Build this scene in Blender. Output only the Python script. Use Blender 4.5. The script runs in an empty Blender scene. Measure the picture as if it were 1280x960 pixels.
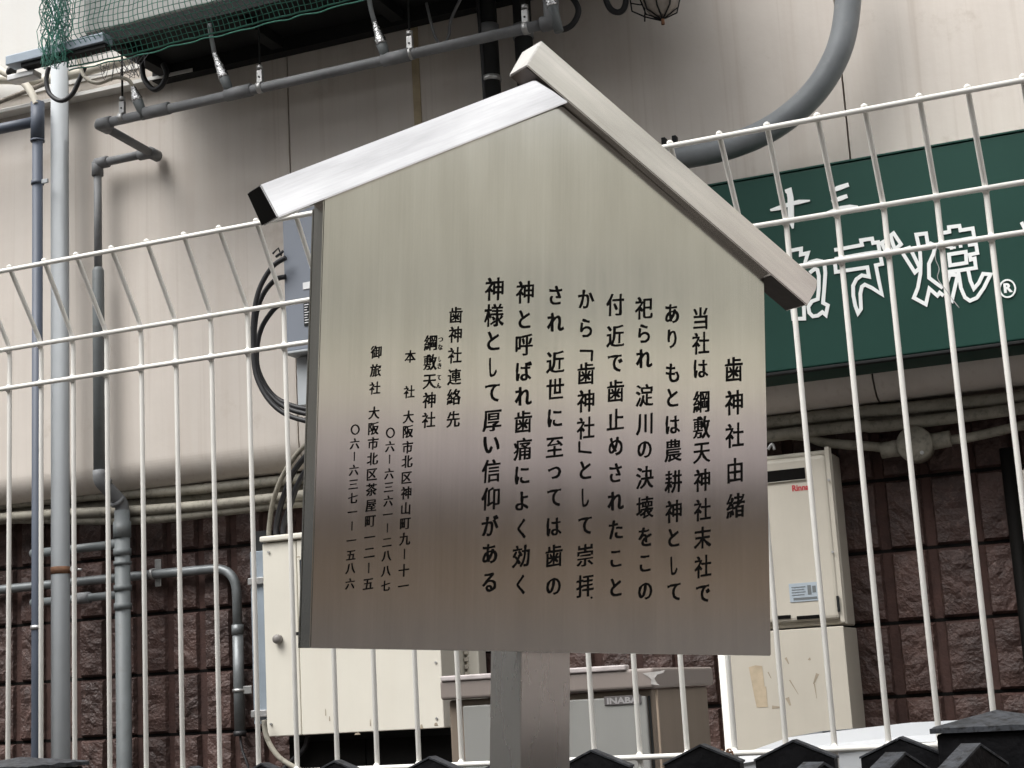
import bpy, bmesh, math, random
from math import sin, cos, pi, radians, atan2, sqrt
from mathutils import Vector, Matrix, noise
sc = bpy.context.scene
COL = sc.collection
random.seed(7)

# ------------------------------------------------------------------ camera
CAM = Vector((0, 0, 1.55))
RT = Vector((0.92113013, 0.38526304, -0.05560279))
UP = Vector((0.12449788, -0.15624885, 0.97984008))
FW = Vector((-0.3688083, 0.90948265, 0.19188996))
FPX = 2009.65                                  # focal length in pixels of the 1280 px wide photograph
cd = bpy.data.cameras.new('camera'); cam = bpy.data.objects.new('camera', cd); COL.objects.link(cam)
cd.sensor_width = 36; cd.lens = 36 * FPX / 1280; cd.clip_start = 0.05; cd.clip_end = 500
M = Matrix((RT, UP, -FW)).transposed().to_4x4(); M.translation = CAM
cam.matrix_world = M
sc.camera = cam

# ------------------------------------------------------------------ sky, sun, exposure
SUN_EL, SUN_AZ = radians(58), radians(212)     # azimuth of the sun seen from above, clockwise from +Y
w = bpy.data.worlds.new('World'); sc.world = w; w.use_nodes = True
nt = w.node_tree; nt.nodes.clear()
sky = nt.nodes.new('ShaderNodeTexSky'); sky.sky_type = 'NISHITA'; sky.sun_disc = False
sky.sun_elevation = SUN_EL; sky.sun_rotation = SUN_AZ
sky.air_density = 1.0; sky.dust_density = 4.0; sky.ozone_density = 1.0
hs = nt.nodes.new('ShaderNodeHueSaturation'); hs.inputs['Saturation'].default_value = 0.12
bg = nt.nodes.new('ShaderNodeBackground'); bg.inputs['Strength'].default_value = 0.15
wo = nt.nodes.new('ShaderNodeOutputWorld')
nt.links.new(sky.outputs[0], hs.inputs['Color']); nt.links.new(hs.outputs[0], bg.inputs[0]); nt.links.new(bg.outputs[0], wo.inputs[0])
sd = bpy.data.lights.new('sun', 'SUN'); sd.energy = 0.6; sd.angle = radians(38); sd.color = (1, .965, .92)
so = bpy.data.objects.new('sun', sd); COL.objects.link(so)
sdir = Vector((sin(SUN_AZ) * cos(SUN_EL), cos(SUN_AZ) * cos(SUN_EL), sin(SUN_EL)))
so.rotation_euler = sdir.to_track_quat('Z', 'Y').to_euler()
vs = sc.view_settings
vs.view_transform = 'Standard'; vs.look = 'None'; vs.exposure = 1.28; vs.gamma = 1; vs.use_curve_mapping = False

# ------------------------------------------------------------------ helpers
def at(x, y, Y):
    """the point of the wall-parallel plane at distance Y that the photograph shows at (x, y)"""
    d = FW + RT * (x - 640) / FPX + UP * (480 - y) / FPX
    return CAM + d * (Y / d.y)

class MB:
    def __init__(s): s.v = []; s.f = []; s.sm = []
    def add(s, vs_, fs, smooth=False):
        o = len(s.v); s.v += [tuple(a) for a in vs_]
        for f in fs: s.f.append(tuple(i + o for i in f)); s.sm.append(smooth)
        return s
    def box(s, x0, x1, y0, y1, z0, z1, r=0.0):
        if r <= 0:
            v = [(x, y, z) for x in (x0, x1) for y in (y0, y1) for z in (z0, z1)]
            return s.add(v, [(0, 1, 3, 2), (4, 6, 7, 5), (0, 4, 5, 1), (2, 3, 7, 6), (0, 2, 6, 4), (1, 5, 7, 3)])
        bm = bmesh.new(); bmesh.ops.create_cube(bm, size=1)
        for q in bm.verts: q.co = Vector(((x0 + x1) / 2 + q.co.x * (x1 - x0), (y0 + y1) / 2 + q.co.y * (y1 - y0), (z0 + z1) / 2 + q.co.z * (z1 - z0)))
        bmesh.ops.bevel(bm, geom=bm.edges[:], offset=r, segments=3, profile=.5, affect='EDGES')
        bm.verts.index_update()
        s.add([q.co for q in bm.verts], [[q.index for q in f.verts] for f in bm.faces], False); bm.free(); return s
    def tube(s, pts, r, n=12, cap=True):
        pts = [Vector(p) for p in pts]
        R = r if isinstance(r, (list, tuple)) else [r] * len(pts)
        t0 = (pts[1] - pts[0]).normalized(); ref = Vector((0, 0, 1)) if abs(t0.z) < .9 else Vector((0, 1, 0))
        a = t0.cross(ref).normalized(); vs_ = []
        for i, p in enumerate(pts):
            t = ((pts[min(i + 1, len(pts) - 1)] - p).normalized() + (p - pts[max(i - 1, 0)]).normalized()).normalized() if 0 < i < len(pts) - 1 else ((pts[1] - pts[0]) if i == 0 else (pts[-1] - pts[-2])).normalized()
            a = (a - t * a.dot(t)).normalized(); b = t.cross(a)
            for k in range(n):
                an = 2 * pi * k / n; vs_.append(p + (a * cos(an) + b * sin(an)) * R[i])
        fs = [(i * n + k, i * n + (k + 1) % n, (i + 1) * n + (k + 1) % n, (i + 1) * n + k) for i in range(len(pts) - 1) for k in range(n)]
        s.add(vs_, fs, True)
        if cap:
            o = len(s.v) - len(vs_)
            s.f.append(tuple(o + k for k in reversed(range(n)))); s.sm.append(False)
            o2 = o + (len(pts) - 1) * n
            s.f.append(tuple(o2 + k for k in range(n))); s.sm.append(False)
        return s
    def prism(s, poly, fn, d0, d1):
        """poly in 2D (convex or concave), fn(u, v, depth) -> point"""
        n = len(poly)
        v = [fn(a, b, d0) for a, b in poly] + [fn(a, b, d1) for a, b in poly]
        fs = [tuple(range(n)), tuple(reversed(range(n, 2 * n)))] + [(i, i + n, (i + 1) % n + n, (i + 1) % n) for i in range(n)]
        return s.add(v, fs)
    def mesh(s, name, off=Vector((0, 0, 0))):
        me = bpy.data.meshes.new(name)
        me.from_pydata([(a - off.x, b - off.y, c - off.z) for a, b, c in s.v], [], s.f)
        me.polygons.foreach_set('use_smooth', s.sm)
        bm = bmesh.new(); bm.from_mesh(me); bmesh.ops.recalc_face_normals(bm, faces=bm.faces[:]); bm.to_mesh(me); bm.free()
        return me

def smooth_path(pts, k=6):
    pts = [Vector(p) for p in pts]; P = [pts[0]] + pts + [pts[-1]]; out = []
    for i in range(1, len(P) - 2):
        a, b, c, d = P[i - 1:i + 3]
        for j in range(k):
            t = j / k
            out.append(.5 * ((2 * b) + (c - a) * t + (2 * a - 5 * b + 4 * c - d) * t * t + (3 * b - a - 3 * c + d) * t ** 3))
    return out + [pts[-1]]

def round_corners(pts, r, k=5):
    pts = [Vector(p) for p in pts]; out = [pts[0]]
    for i in range(1, len(pts) - 1):
        a = (pts[i - 1] - pts[i]); b = (pts[i + 1] - pts[i]); rr = min(r, a.length * .45, b.length * .45)
        p0 = pts[i] + a.normalized() * rr; p2 = pts[i] + b.normalized() * rr
        for j in range(k + 1):
            t = j / k; out.append(p0 * (1 - t) ** 2 + pts[i] * 2 * t * (1 - t) + p2 * t * t)
    return out + [pts[-1]]

def thing(name, label, cat, loc=(0, 0, 0), rotz=0, group=None):
    o = bpy.data.objects.new(name, None); COL.objects.link(o); o.empty_display_size = .1
    o.location = loc; o.rotation_euler = (0, 0, rotz); o['label'] = label; o['category'] = cat
    if group: o['group'] = group
    return o
def origin(p):
    v = Vector((0, 0, 0))
    while p: v = v + p.location; p = p.parent
    return v
def part(name, mb, m, parent, world=True, label=None, me=None):
    """mb given in world coordinates when world=True (parent unrotated), else in the parent's own frame"""
    me = me or mb.mesh(name, origin(parent) if world else Vector((0, 0, 0)))
    if not me.materials: me.materials.append(m)
    o = bpy.data.objects.new(name, me); COL.objects.link(o); o.parent = parent
    if label: o['label'] = label
    return o
def single(name, mb, m, label, cat, base=None, group=None):
    xs = [v[0] for v in mb.v]; ys = [v[1] for v in mb.v]; zs = [v[2] for v in mb.v]
    b = Vector(base) if base else Vector(((min(xs) + max(xs)) / 2, (min(ys) + max(ys)) / 2, min(zs)))
    me = mb.mesh(name, b); me.materials.append(m)
    o = bpy.data.objects.new(name, me); COL.objects.link(o); o.location = b; o['label'] = label; o['category'] = cat
    if group: o['group'] = group
    return o
def struct(name, mb, m):
    me = mb.mesh(name); me.materials.append(m); o = bpy.data.objects.new(name, me); COL.objects.link(o); o['kind'] = 'structure'; return o

# ------------------------------------------------------------------ materials
def newmat(name):
    m = bpy.data.materials.new(name); m.use_nodes = True; t = m.node_tree
    return m, t, t.nodes['Principled BSDF']
def N(t, kind, **kw):
    n = t.nodes.new(kind)
    for k, v in kw.items(): setattr(n, k, v)
    return n
def mat(name, col, rough=.55, metal=0., var=.25, scale=5., streak=0., streak_col=None, bump=.15, bscale=80., dirt=None, dirt_lo=.52, dirt_hi=.7, spec=.4, bdist=.004, drip=0, rnd=0):
    m, t, b = newmat(name); L = t.links.new
    g = N(t, 'ShaderNodeNewGeometry')
    n1 = N(t, 'ShaderNodeTexNoise'); n1.inputs['Scale'].default_value = scale; n1.inputs['Detail'].default_value = 6; n1.inputs['Roughness'].default_value = .62
    L(g.outputs['Position'], n1.inputs['Vector'])
    r1 = N(t, 'ShaderNodeMapRange'); r1.inputs[1].default_value = .3; r1.inputs[2].default_value = .7; r1.inputs[3].default_value = 1 - var; r1.inputs[4].default_value = 1 + var * .5
    L(n1.outputs[0], r1.inputs[0])
    mul = N(t, 'ShaderNodeVectorMath', operation='SCALE'); mul.inputs[0].default_value = col; L(r1.outputs[0], mul.inputs['Scale'])
    out = mul.outputs[0]
    def mixin(src, fac, c2):
        x = N(t, 'ShaderNodeMix', data_type='RGBA'); L(fac, x.inputs['Factor']); L(src, x.inputs[6]); x.inputs[7].default_value = (*c2, 1); return x.outputs[2]
    if streak:
        mp = N(t, 'ShaderNodeMapping'); mp.inputs['Scale'].default_value = (9, 9, .45); L(g.outputs['Position'], mp.inputs[0])
        n2 = N(t, 'ShaderNodeTexNoise'); n2.inputs['Scale'].default_value = 1.6; n2.inputs['Detail'].default_value = 7; n2.inputs['Roughness'].default_value = .65; L(mp.outputs[0], n2.inputs['Vector'])
        r2 = N(t, 'ShaderNodeMapRange'); r2.inputs[1].default_value = .46; r2.inputs[2].default_value = .72; r2.inputs[3].default_value = 0; r2.inputs[4].default_value = streak; L(n2.outputs[0], r2.inputs[0])
        out = mixin(out, r2.outputs[0], streak_col or tuple(c * .45 for c in col))
    if drip:
        mp = N(t, 'ShaderNodeMapping'); mp.inputs['Scale'].default_value = (55, 55, .8); L(g.outputs['Position'], mp.inputs[0])
        n5 = N(t, 'ShaderNodeTexNoise'); n5.inputs['Scale'].default_value = 1; n5.inputs['Detail'].default_value = 5; L(mp.outputs[0], n5.inputs['Vector'])
        r5 = N(t, 'ShaderNodeMapRange'); r5.inputs[1].default_value = .58; r5.inputs[2].default_value = .76; r5.inputs[3].default_value = 0; r5.inputs[4].default_value = drip; L(n5.outputs[0], r5.inputs[0])
        out = mixin(out, r5.outputs[0], (.30, .225, .17))
    if rnd:
        oi = N(t, 'ShaderNodeObjectInfo'); r6 = N(t, 'ShaderNodeMapRange'); r6.inputs[3].default_value = 1 - rnd; r6.inputs[4].default_value = 1 + rnd; L(oi.outputs['Random'], r6.inputs[0])
        m6 = N(t, 'ShaderNodeVectorMath', operation='SCALE'); L(out, m6.inputs[0]); L(r6.outputs[0], m6.inputs['Scale']); out = m6.outputs[0]
    if dirt:
        n3 = N(t, 'ShaderNodeTexNoise'); n3.inputs['Scale'].default_value = scale * 4.3; n3.inputs['Detail'].default_value = 8; n3.inputs['Roughness'].default_value = .7; L(g.outputs['Position'], n3.inputs['Vector'])
        r3 = N(t, 'ShaderNodeMapRange'); r3.inputs[1].default_value = dirt_lo; r3.inputs[2].default_value = dirt_hi; L(n3.outputs[0], r3.inputs[0])
        out = mixin(out, r3.outputs[0], dirt)
    L(out, b.inputs['Base Color'])
    rr = N(t, 'ShaderNodeMapRange'); rr.inputs[3].default_value = max(.05, rough - .1); rr.inputs[4].default_value = min(1, rough + .12); L(n1.outputs[0], rr.inputs[0]); L(rr.outputs[0], b.inputs['Roughness'])
    b.inputs['Metallic'].default_value = metal; b.inputs['Specular IOR Level'].default_value = spec
    if bump:
        n4 = N(t, 'ShaderNodeTexNoise'); n4.inputs['Scale'].default_value = bscale; n4.inputs['Detail'].default_value = 5; L(g.outputs['Position'], n4.inputs['Vector'])
        bp = N(t, 'ShaderNodeBump'); bp.inputs['Strength'].default_value = bump; bp.inputs['Distance'].default_value = bdist; L(n4.outputs[0], bp.inputs['Height']); L(bp.outputs[0], b.inputs['Normal'])
    return m
def steel(name, col, rough, aniso, brush=(1500, 30), bump=.05, smudge=.12, scr=.07, spots=.4):
    """brushed stainless: UV u runs across the brush marks, v along them"""
    m, t, b = newmat(name); L = t.links.new
    uv = N(t, 'ShaderNodeUVMap', uv_map='brush')
    mp = N(t, 'ShaderNodeMapping'); mp.inputs['Scale'].default_value = (brush[0], brush[1], 1); L(uv.outputs[0], mp.inputs[0])
    n = N(t, 'ShaderNodeTexNoise'); n.inputs['Scale'].default_value = 1; n.inputs['Detail'].default_value = 3; L(mp.outputs[0], n.inputs['Vector'])
    mp2 = N(t, 'ShaderNodeMapping'); mp2.inputs['Scale'].default_value = (26, 5, 1); L(uv.outputs[0], mp2.inputs[0])
    n2 = N(t, 'ShaderNodeTexNoise'); n2.inputs['Scale'].default_value = 1; n2.inputs['Detail'].default_value = 4; n2.inputs['Roughness'].default_value = .55; L(mp2.outputs[0], n2.inputs['Vector'])
    mr = N(t, 'ShaderNodeMapRange'); mr.inputs[1].default_value = .3; mr.inputs[2].default_value = .7; mr.inputs[3].default_value = 1 - smudge; mr.inputs[4].default_value = 1 + smudge * .5; L(n2.outputs[0], mr.inputs[0])
    mp3 = N(t, 'ShaderNodeMapping'); mp3.inputs['Scale'].default_value = (330, 4, 1); L(uv.outputs[0], mp3.inputs[0])
    n3 = N(t, 'ShaderNodeTexNoise'); n3.inputs['Scale'].default_value = 1; n3.inputs['Detail'].default_value = 4; n3.inputs['Roughness'].default_value = .7; L(mp3.outputs[0], n3.inputs['Vector'])
    m3 = N(t, 'ShaderNodeMapRange'); m3.inputs[1].default_value = .3; m3.inputs[2].default_value = .7; m3.inputs[3].default_value = 1 - scr; m3.inputs[4].default_value = 1 + scr; L(n3.outputs[0], m3.inputs[0])
    mm = N(t, 'ShaderNodeMath', operation='MULTIPLY'); L(mr.outputs[0], mm.inputs[0]); L(m3.outputs[0], mm.inputs[1])
    mul = N(t, 'ShaderNodeVectorMath', operation='SCALE'); mul.inputs[0].default_value = col; L(mm.outputs[0], mul.inputs['Scale'])
    nd = N(t, 'ShaderNodeTexNoise'); nd.inputs['Scale'].default_value = 38; nd.inputs['Detail'].default_value = 7; nd.inputs['Roughness'].default_value = .75; L(uv.outputs[0], nd.inputs['Vector'])
    md = N(t, 'ShaderNodeMapRange'); md.inputs[1].default_value = .66; md.inputs[2].default_value = .80; md.inputs[3].default_value = 0; md.inputs[4].default_value = spots; L(nd.outputs[0], md.inputs[0])
    xd = N(t, 'ShaderNodeMix', data_type='RGBA'); L(md.outputs[0], xd.inputs['Factor']); L(mul.outputs[0], xd.inputs[6]); xd.inputs[7].default_value = (.16, .14, .12, 1)
    L(xd.outputs[2], b.inputs['Base Color'])
    b.inputs['Metallic'].default_value = 1
    rr = N(t, 'ShaderNodeMapRange'); rr.inputs[3].default_value = rough - .03; rr.inputs[4].default_value = rough + .04; L(n2.outputs[0], rr.inputs[0]); L(rr.outputs[0], b.inputs['Roughness'])
    b.inputs['Anisotropic'].default_value = aniso
    tg = N(t, 'ShaderNodeTangent', direction_type='UV_MAP', uv_map='brush'); L(tg.outputs[0], b.inputs['Tangent'])
    if bump:
        bp = N(t, 'ShaderNodeBump'); bp.inputs['Strength'].default_value = bump; bp.inputs['Distance'].default_value = .0006; L(n.outputs[0], bp.inputs['Height']); L(bp.outputs[0], b.inputs['Normal'])
    return m

WALL = mat('cream_wall_panel', (.60, .55, .495), rough=.5, var=.12, scale=1.6, streak=.22, streak_col=(.40, .32, .26), bump=.12, bscale=45, drip=.26, dirt=(.42, .36, .30), dirt_lo=.6, dirt_hi=.85)
WALLW = mat('white_wall', (.64, .63, .60), rough=.5, var=.06, scale=2, streak=.15, streak_col=(.55, .5, .45), bump=.08)  # paler tone for the band and flashing at upper left
BRICK = mat('brown_split_block', (.070, .038, .031), rough=.55, var=.5, scale=14, bump=.7, bscale=120, rnd=.22, dirt=(.14, .09, .075), dirt_lo=.56, dirt_hi=.74, spec=.5, bdist=.008)
MORTAR = mat('dark_mortar', (.064, .034, .028), rough=.9, var=.4, scale=14, bump=.4, bscale=120)
ASPH = mat('asphalt', (.060, .055, .052), rough=.95, var=.12, scale=1.2, bump=0, spec=.2)
CONC = mat('dark_pavement', (.06, .05, .044), rough=.95, var=.12, scale=2, bump=0, spec=.2)
PVC = mat('grey_pvc', (.15, .165, .168), rough=.5, var=.18, scale=9, bump=.05, dirt=(.11, .11, .105), dirt_lo=.55, dirt_hi=.8)
PVCD = mat('dark_grey_pvc', (.18, .185, .19), rough=.6, var=.25, scale=14, bump=.1, dirt=(.24, .23, .21), dirt_lo=.58, dirt_hi=.8)
PVCB = mat('blue_grey_pvc', (.080, .095, .125), rough=.5, var=.12, scale=7, bump=.05)
PVCL = mat('light_grey_pvc', (.43, .455, .47), rough=.7, var=.1, scale=5, streak=.15, bump=.05)
CONDUIT = mat('galvanised_conduit', (.20, .215, .22), rough=.42, metal=.35, var=.25, scale=18, bump=.1)
CABLEB = mat('weathered_beige_conduit', (.30, .28, .23), rough=.65, var=.3, scale=11, bump=.2, dirt=(.12, .11, .09), dirt_lo=.5, dirt_hi=.72)
HOSE = mat('ivory_hose', (.60, .56, .47), rough=.5, var=.15, scale=9, bump=.08, dirt=(.35, .31, .25), dirt_lo=.6, dirt_hi=.8)
BLACKR = mat('black_rubber', (.022, .022, .024), rough=.5, var=.3, scale=12, bump=.05)
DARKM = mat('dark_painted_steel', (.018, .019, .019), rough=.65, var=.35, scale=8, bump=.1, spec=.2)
DUCT = mat('dark_grey_duct', (.21, .225, .235), rough=.38, var=.22, scale=7, bump=.06, dirt=(.3, .3, .29), dirt_lo=.6, dirt_hi=.85)
GREEN = mat('green_sign_paint', (.012, .050, .038), rough=.5, var=.14, scale=2, bump=.03, spec=.2)
WHITEP = mat('white_sign_paint', (.82, .84, .82), rough=.5, var=.04, bump=0)
FENCE = mat('white_fence_coating', (.85, .835, .785), rough=.4, var=.04, scale=20, bump=.03, dirt=(.42, .34, .25), dirt_lo=.66, dirt_hi=.80)
CREAMP = mat('cream_cabinet_paint', (.70, .67, .585), rough=.42, var=.06, scale=3, streak=.12, streak_col=(.5, .42, .34), bump=.03, dirt=(.45, .38, .3), dirt_lo=.72, dirt_hi=.85)
CREAMD = mat('beige_heater_paint', (.56, .52, .44), rough=.42, var=.08, scale=4, bump=.03, streak=.1)
BROWNP = mat('taupe_bin_paint', (.23, .185, .145), rough=.5, var=.12, scale=4, bump=.03, streak=.15)
LIDP = mat('taupe_lid_paint', (.25, .215, .195), rough=.45, var=.1, scale=5, bump=.03)
GREYP = mat('grey_bin_paint', (.28, .28, .265), rough=.5, var=.06, scale=3, bump=.02, streak=.1)
BOXP = mat('blue_grey_box_paint', (.19, .21, .245), rough=.45, var=.06, scale=3, bump=.02)
CHAN = mat('blue_grey_channel', (.30, .35, .40), rough=.42, metal=.2, var=.15, scale=9, bump=.05)
GALV = mat('galvanised_steel', (.50, .50, .49), rough=.4, metal=.7, var=.25, scale=30, bump=.1)
RUST = mat('rusty_band', (.20, .10, .055), rough=.8, var=.4, scale=40, bump=.4)
FOIL = mat('aluminium_tape', (.80, .80, .80), rough=.25, metal=1, var=.2, scale=40, bump=1., bscale=160)
ACW = mat('grey_unit_casing', (.46, .46, .44), rough=.5, var=.12, scale=4, streak=.25, bump=.03)
NETM = mat('green_net_cord', (.055, .215, .16), rough=.6, var=.35, scale=14, bump=0)
PICK = mat('black_stained_wood', (.005, .005, .006), rough=.5, var=.35, scale=18, streak=.3, streak_col=(.012, .012, .014), bump=.5, bscale=60, spec=.15)
CAPM = mat('weathered_cap_metal', (.050, .054, .062), rough=.5, var=.5, scale=26, bump=.5, spec=.3, dirt=(.012, .012, .013), dirt_lo=.48, dirt_hi=.62)
WHITEB = mat('white_moulded_plastic', (.44, .455, .47), rough=.35, var=.04, scale=4, bump=0)
INK = mat('black_enamel_and_shade', (.005, .0045, .004), rough=.6, var=.1, bump=0, spec=.08)  # enamel lettering, also the black put in for shaded hollows
GLASSD = mat('dark_glass', (.05, .06, .08), rough=.12, var=.1, bump=0, spec=.6)
STICK = mat('white_sticker', (.72, .73, .73), rough=.5, var=.05, bump=0)
STICKB = mat('pale_blue_sticker', (.42, .48, .53), rough=.45, var=.1, scale=30, bump=0)
REDP = mat('red_print', (.5, .05, .06), rough=.5, var=.05, bump=0)
TAPE = mat('old_paper_tape', (.50, .41, .29), rough=.7, var=.2, scale=30, bump=.1)
SCUFF = mat('brown_scuff', (.38, .32, .24), rough=.7, var=.3, scale=30, bump=0)
SHOPB = mat('brown_shopfront', (.47, .355, .265), rough=.6, var=.3, scale=1.2, bump=0)
SHOPL = mat('beige_tile_building', (.515, .505, .435), rough=.6, var=.08, scale=.8, bump=0)
SHOPP = mat('mauve_canopy', (.55, .48, .515), rough=.6, var=.1, scale=2, bump=0)
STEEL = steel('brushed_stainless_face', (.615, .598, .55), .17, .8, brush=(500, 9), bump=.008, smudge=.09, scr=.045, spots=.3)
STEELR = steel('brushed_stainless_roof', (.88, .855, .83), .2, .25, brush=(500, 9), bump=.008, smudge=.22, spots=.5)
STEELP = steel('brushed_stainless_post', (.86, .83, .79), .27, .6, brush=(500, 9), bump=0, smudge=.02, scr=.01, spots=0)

# ------------------------------------------------------------------ ground and far side
struct('ground', MB().box(-60, 60, -60, 60, -.3, 0), ASPH)
struct('pavement', MB().box(-6, 6, 2.9, 4.35, 0.004, .12), CONC)

# ------------------------------------------------------------------ upper wall of panels with rounded foot
YW, ZB = 4.10, 2.252
uw = thing('panel_wall', 'cream painted wall of tall stained panels above the brown block wall', 'wall', (-1, YW, ZB))
seams = [-6.0, at(76, 400, YW).x, at(361, 150, YW).x, at(522, 130, YW).x, at(1058, 150, YW).x, at(1058, 150, YW).x + .95, 2.0, 4.0, 6.0]
seams = sorted(set(round(s, 4) for s in seams))
def wall_panel(x0, x1, top):
    prof = [(YW + .3, top), (YW, top), (YW, ZB + .085)]
    for k in range(1, 16):
        a = k / 16 * pi / 2; prof.append((YW + .075 * (1 - cos(a)), ZB + .085 * (1 - sin(a))))
    prof += [(YW + .075, ZB), (YW + .3, ZB)]
    b = MB(); n = len(prof)
    v = [(x, y, z) for x in (x0, x1) for y, z in prof]
    fs = [tuple(range(n)), tuple(reversed(range(n, 2 * n)))] + [(i, (i + 1) % n, (i + 1) % n + n, i + n) for i in range(n)]
    b.add(v, fs); b.sm = [False] * len(b.f)
    return b
for a, b_ in zip(seams, seams[1:]):
    part('panel', wall_panel(a + .0025, b_ - .0025, 6.5), WALL, uw)
part('backing', MB().box(-6, 6, YW + .02, YW + .32, ZB + .09, 6.48), MORTAR, uw)
part('sealant_strip', MB().box(at(522, 130, YW).x - .012, at(522, 130, YW).x + .012, YW - .004, YW + .01, ZB + .1, 4.2), mat('ochre_sealant', (.42, .34, .22), rough=.7, var=.2, scale=20), uw)
fl = at(0, 132, 4.06); fl2 = at(242, 88, 4.06)
b = MB(); b.add([(-5, 4.05, fl.z + .004), (fl2.x, 4.05, fl2.z + .004), (fl2.x, YW - .001, fl2.z + .03), (-5, YW - .001, fl.z + .03), (-5, 4.05, fl.z - .006), (fl2.x, 4.05, fl2.z - .006), (fl2.x, YW - .001, fl2.z - .006), (-5, YW - .001, fl.z - .006)], [(0, 1, 2, 3), (4, 7, 6, 5), (0, 4, 5, 1), (1, 5, 6, 2), (2, 6, 7, 3), (3, 7, 4, 0)])
part('flashing', b, WALLW, uw)
part('white_band', MB().box(-5, at(185, 60, YW).x, YW - .006, YW - .002, fl.z + .035, 6.4), WALLW, uw)

# ------------------------------------------------------------------ brown split-face block wall
YB = 4.25
bw = thing('block_wall', 'dark brown split-face concrete block wall behind the pipes and cabinets', 'wall', (-1.5, YB, 0))
part('mortar_bed', MB().box(-6, 6, YB + .010, YB + .35, 0.1, 2.5), MORTAR, bw)
ROW, CP, X0 = .186, .1166, -2.7995
def block_mesh(seed, w_=.094, h=.1775, nx=7, nz=12):
    b = MB(); v = []
    for j in range(nz + 1):
        for i in range(nx + 1):
            x = -w_ / 2 + w_ * i / nx; z = -h / 2 + h * j / nz
            e = min(i, nx - i, j, nz - j)
            n = noise.noise(Vector((x * 38, z * 38, seed * 7.3))) * .5 + noise.noise(Vector((x * 90, z * 90, seed * 3.1))) * .35
            y = -.007 - .012 * n if e else .010
            if e == 1: y = -.004 - .009 * n
            if e == 1: x += (-1 if i == 1 else (1 if i == nx - 1 else 0)) * .007; z += (-1 if j == 1 else (1 if j == nz - 1 else 0)) * .008
            if e == 0: x += .002 * noise.noise(Vector((seed, z * 60, 1))); z += .002 * noise.noise(Vector((x * 60, seed, 2)))
            v.append((x, y, z))
    fs = [(j * (nx + 1) + i, j * (nx + 1) + i + 1, (j + 1) * (nx + 1) + i + 1, (j + 1) * (nx + 1) + i) for j in range(nz) for i in range(nx)]
    b.add(v, fs, False); return b
BM = []
for s in range(26):
    me = block_mesh(s).mesh('block'); me.materials.append(BRICK); BM.append(me)
jb_ = MB()
for k in range(-7, 6): jb_.box(-6, 6, YB + .0095, YB + .0125, 1.501 + ROW * k - .0045, 1.501 + ROW * k + .0045)
part('bed_joint', jb_, INK, bw)
rows = [1.501 + ROW * k for k in range(-1, 4)]
for z in rows:
    for c in range(-7, 27):
        x = X0 + CP * (c + .5)
        o = part('block', None, BRICK, bw, me=random.choice(BM))
        o.location = (x - bw.location.x, random.uniform(-.003, .003), z + ROW / 2)
        o.scale = (random.choice((-1, 1)), 1, random.uniform(.985, 1.01))
low = MB()
for k in range(-7, -1):
    for c in range(-10, 30):
        x = X0 + CP * (c + .5); z = 1.501 + ROW * k + ROW / 2
        low.box(x - .05, x + .05, YB - .01 + random.uniform(-.003, .003), YB + .0115, z - .085, z + .085)
o = part('lower_blocks', low, BRICK, bw); o['kind'] = 'stuff'

# ------------------------------------------------------------------ conduits and pipes
def pp(lst, Y): return [at(x, y, Y if not isinstance(Y, (list, tuple)) else Y[i]) for i, (x, y) in enumerate(lst)]
G = 'conduits running under the foot of the cream wall'
for lab, P_, Y, r, m in (
    ('topmost weathered beige conduit tucked under the foot of the cream wall', [(-500, 703), (-60, 637), (0, 631), (100, 621), (200, 615), (310, 605), (600, 573), (1021, 521), (1116, 512), (1251, 499), (1330, 489)], 4.17, .0165, CABLEB),
    ('second beige conduit under the cream wall, darker and half hidden', [(-500, 720), (-60, 654), (30, 640), (109, 634), (310, 617), (600, 586), (1021, 529), (1251, 508), (1330, 497)], 4.20, .016, CABLEB),
    ('third pale grey conduit under the cream wall with a slight sag', [(-500, 722), (-60, 656), (30, 645), (100, 641), (169, 638), (250, 632), (320, 625), (600, 594), (1021, 538), (1102, 533), (1238, 516), (1330, 503)], 4.155, .0155, CABLEB)):
    single('conduit', MB().tube(smooth_path(pp(P_, Y), 4), r), m, lab, 'conduit', group=G)
single('conduit', MB().tube(smooth_path(pp([(-500, 734), (-60, 668), (0, 650), (103, 650), (169, 650), (230, 645), (297, 637), (380, 628), (560, 615)], 4.17), 4), .015), CABLEB, 'lowest beige conduit on the left, just above the brown blocks', 'conduit', group=G)

# round junction box on its own thin conduit, right of the sign
c = at(1144.6, 556, 4.16)
jb = thing('junction_box', 'round beige junction box with conduit sockets on both sides under the green sign', 'junction box', c)
bb = MB()
bb.tube([c + Vector((0, .03, 0)), c + Vector((0, -.022, 0)), c + Vector((0, -.03, 0)), c + Vector((0, -.0305, 0))], [.046, .046, .042, .001], 28)
part('box', bb, CABLEB, jb)
for s in (-1, 1):
    part('socket', MB().tube([c + Vector((s * .04, 0, s * .003)), c + Vector((s * .088, 0, s * .006)), c + Vector((s * .0885, 0, s * .006))], [.022, .021, .014], 16), CABLEB, jb)
part('screw', MB().tube([c + Vector((.018, -.028, -.026)), c + Vector((.018, -.034, -.026))], .005, 8), GALV, jb)
single('conduit', MB().tube(smooth_path(pp([(700, 580), (960, 545), (1035, 554), (1089, 558)], 4.17) + [c + Vector((-.08, 0, 0))], 5), .0125), CABLEB, 'thin sagging conduit entering the left side of the round junction box', 'conduit')
single('conduit', MB().tube(smooth_path([c + Vector((.08, 0, .004))] + pp([(1176, 551), (1211, 547), (1260, 536), (1330, 520)], 4.17), 5), .0125), CABLEB, 'thin conduit leaving the right side of the round junction box', 'conduit')

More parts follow.
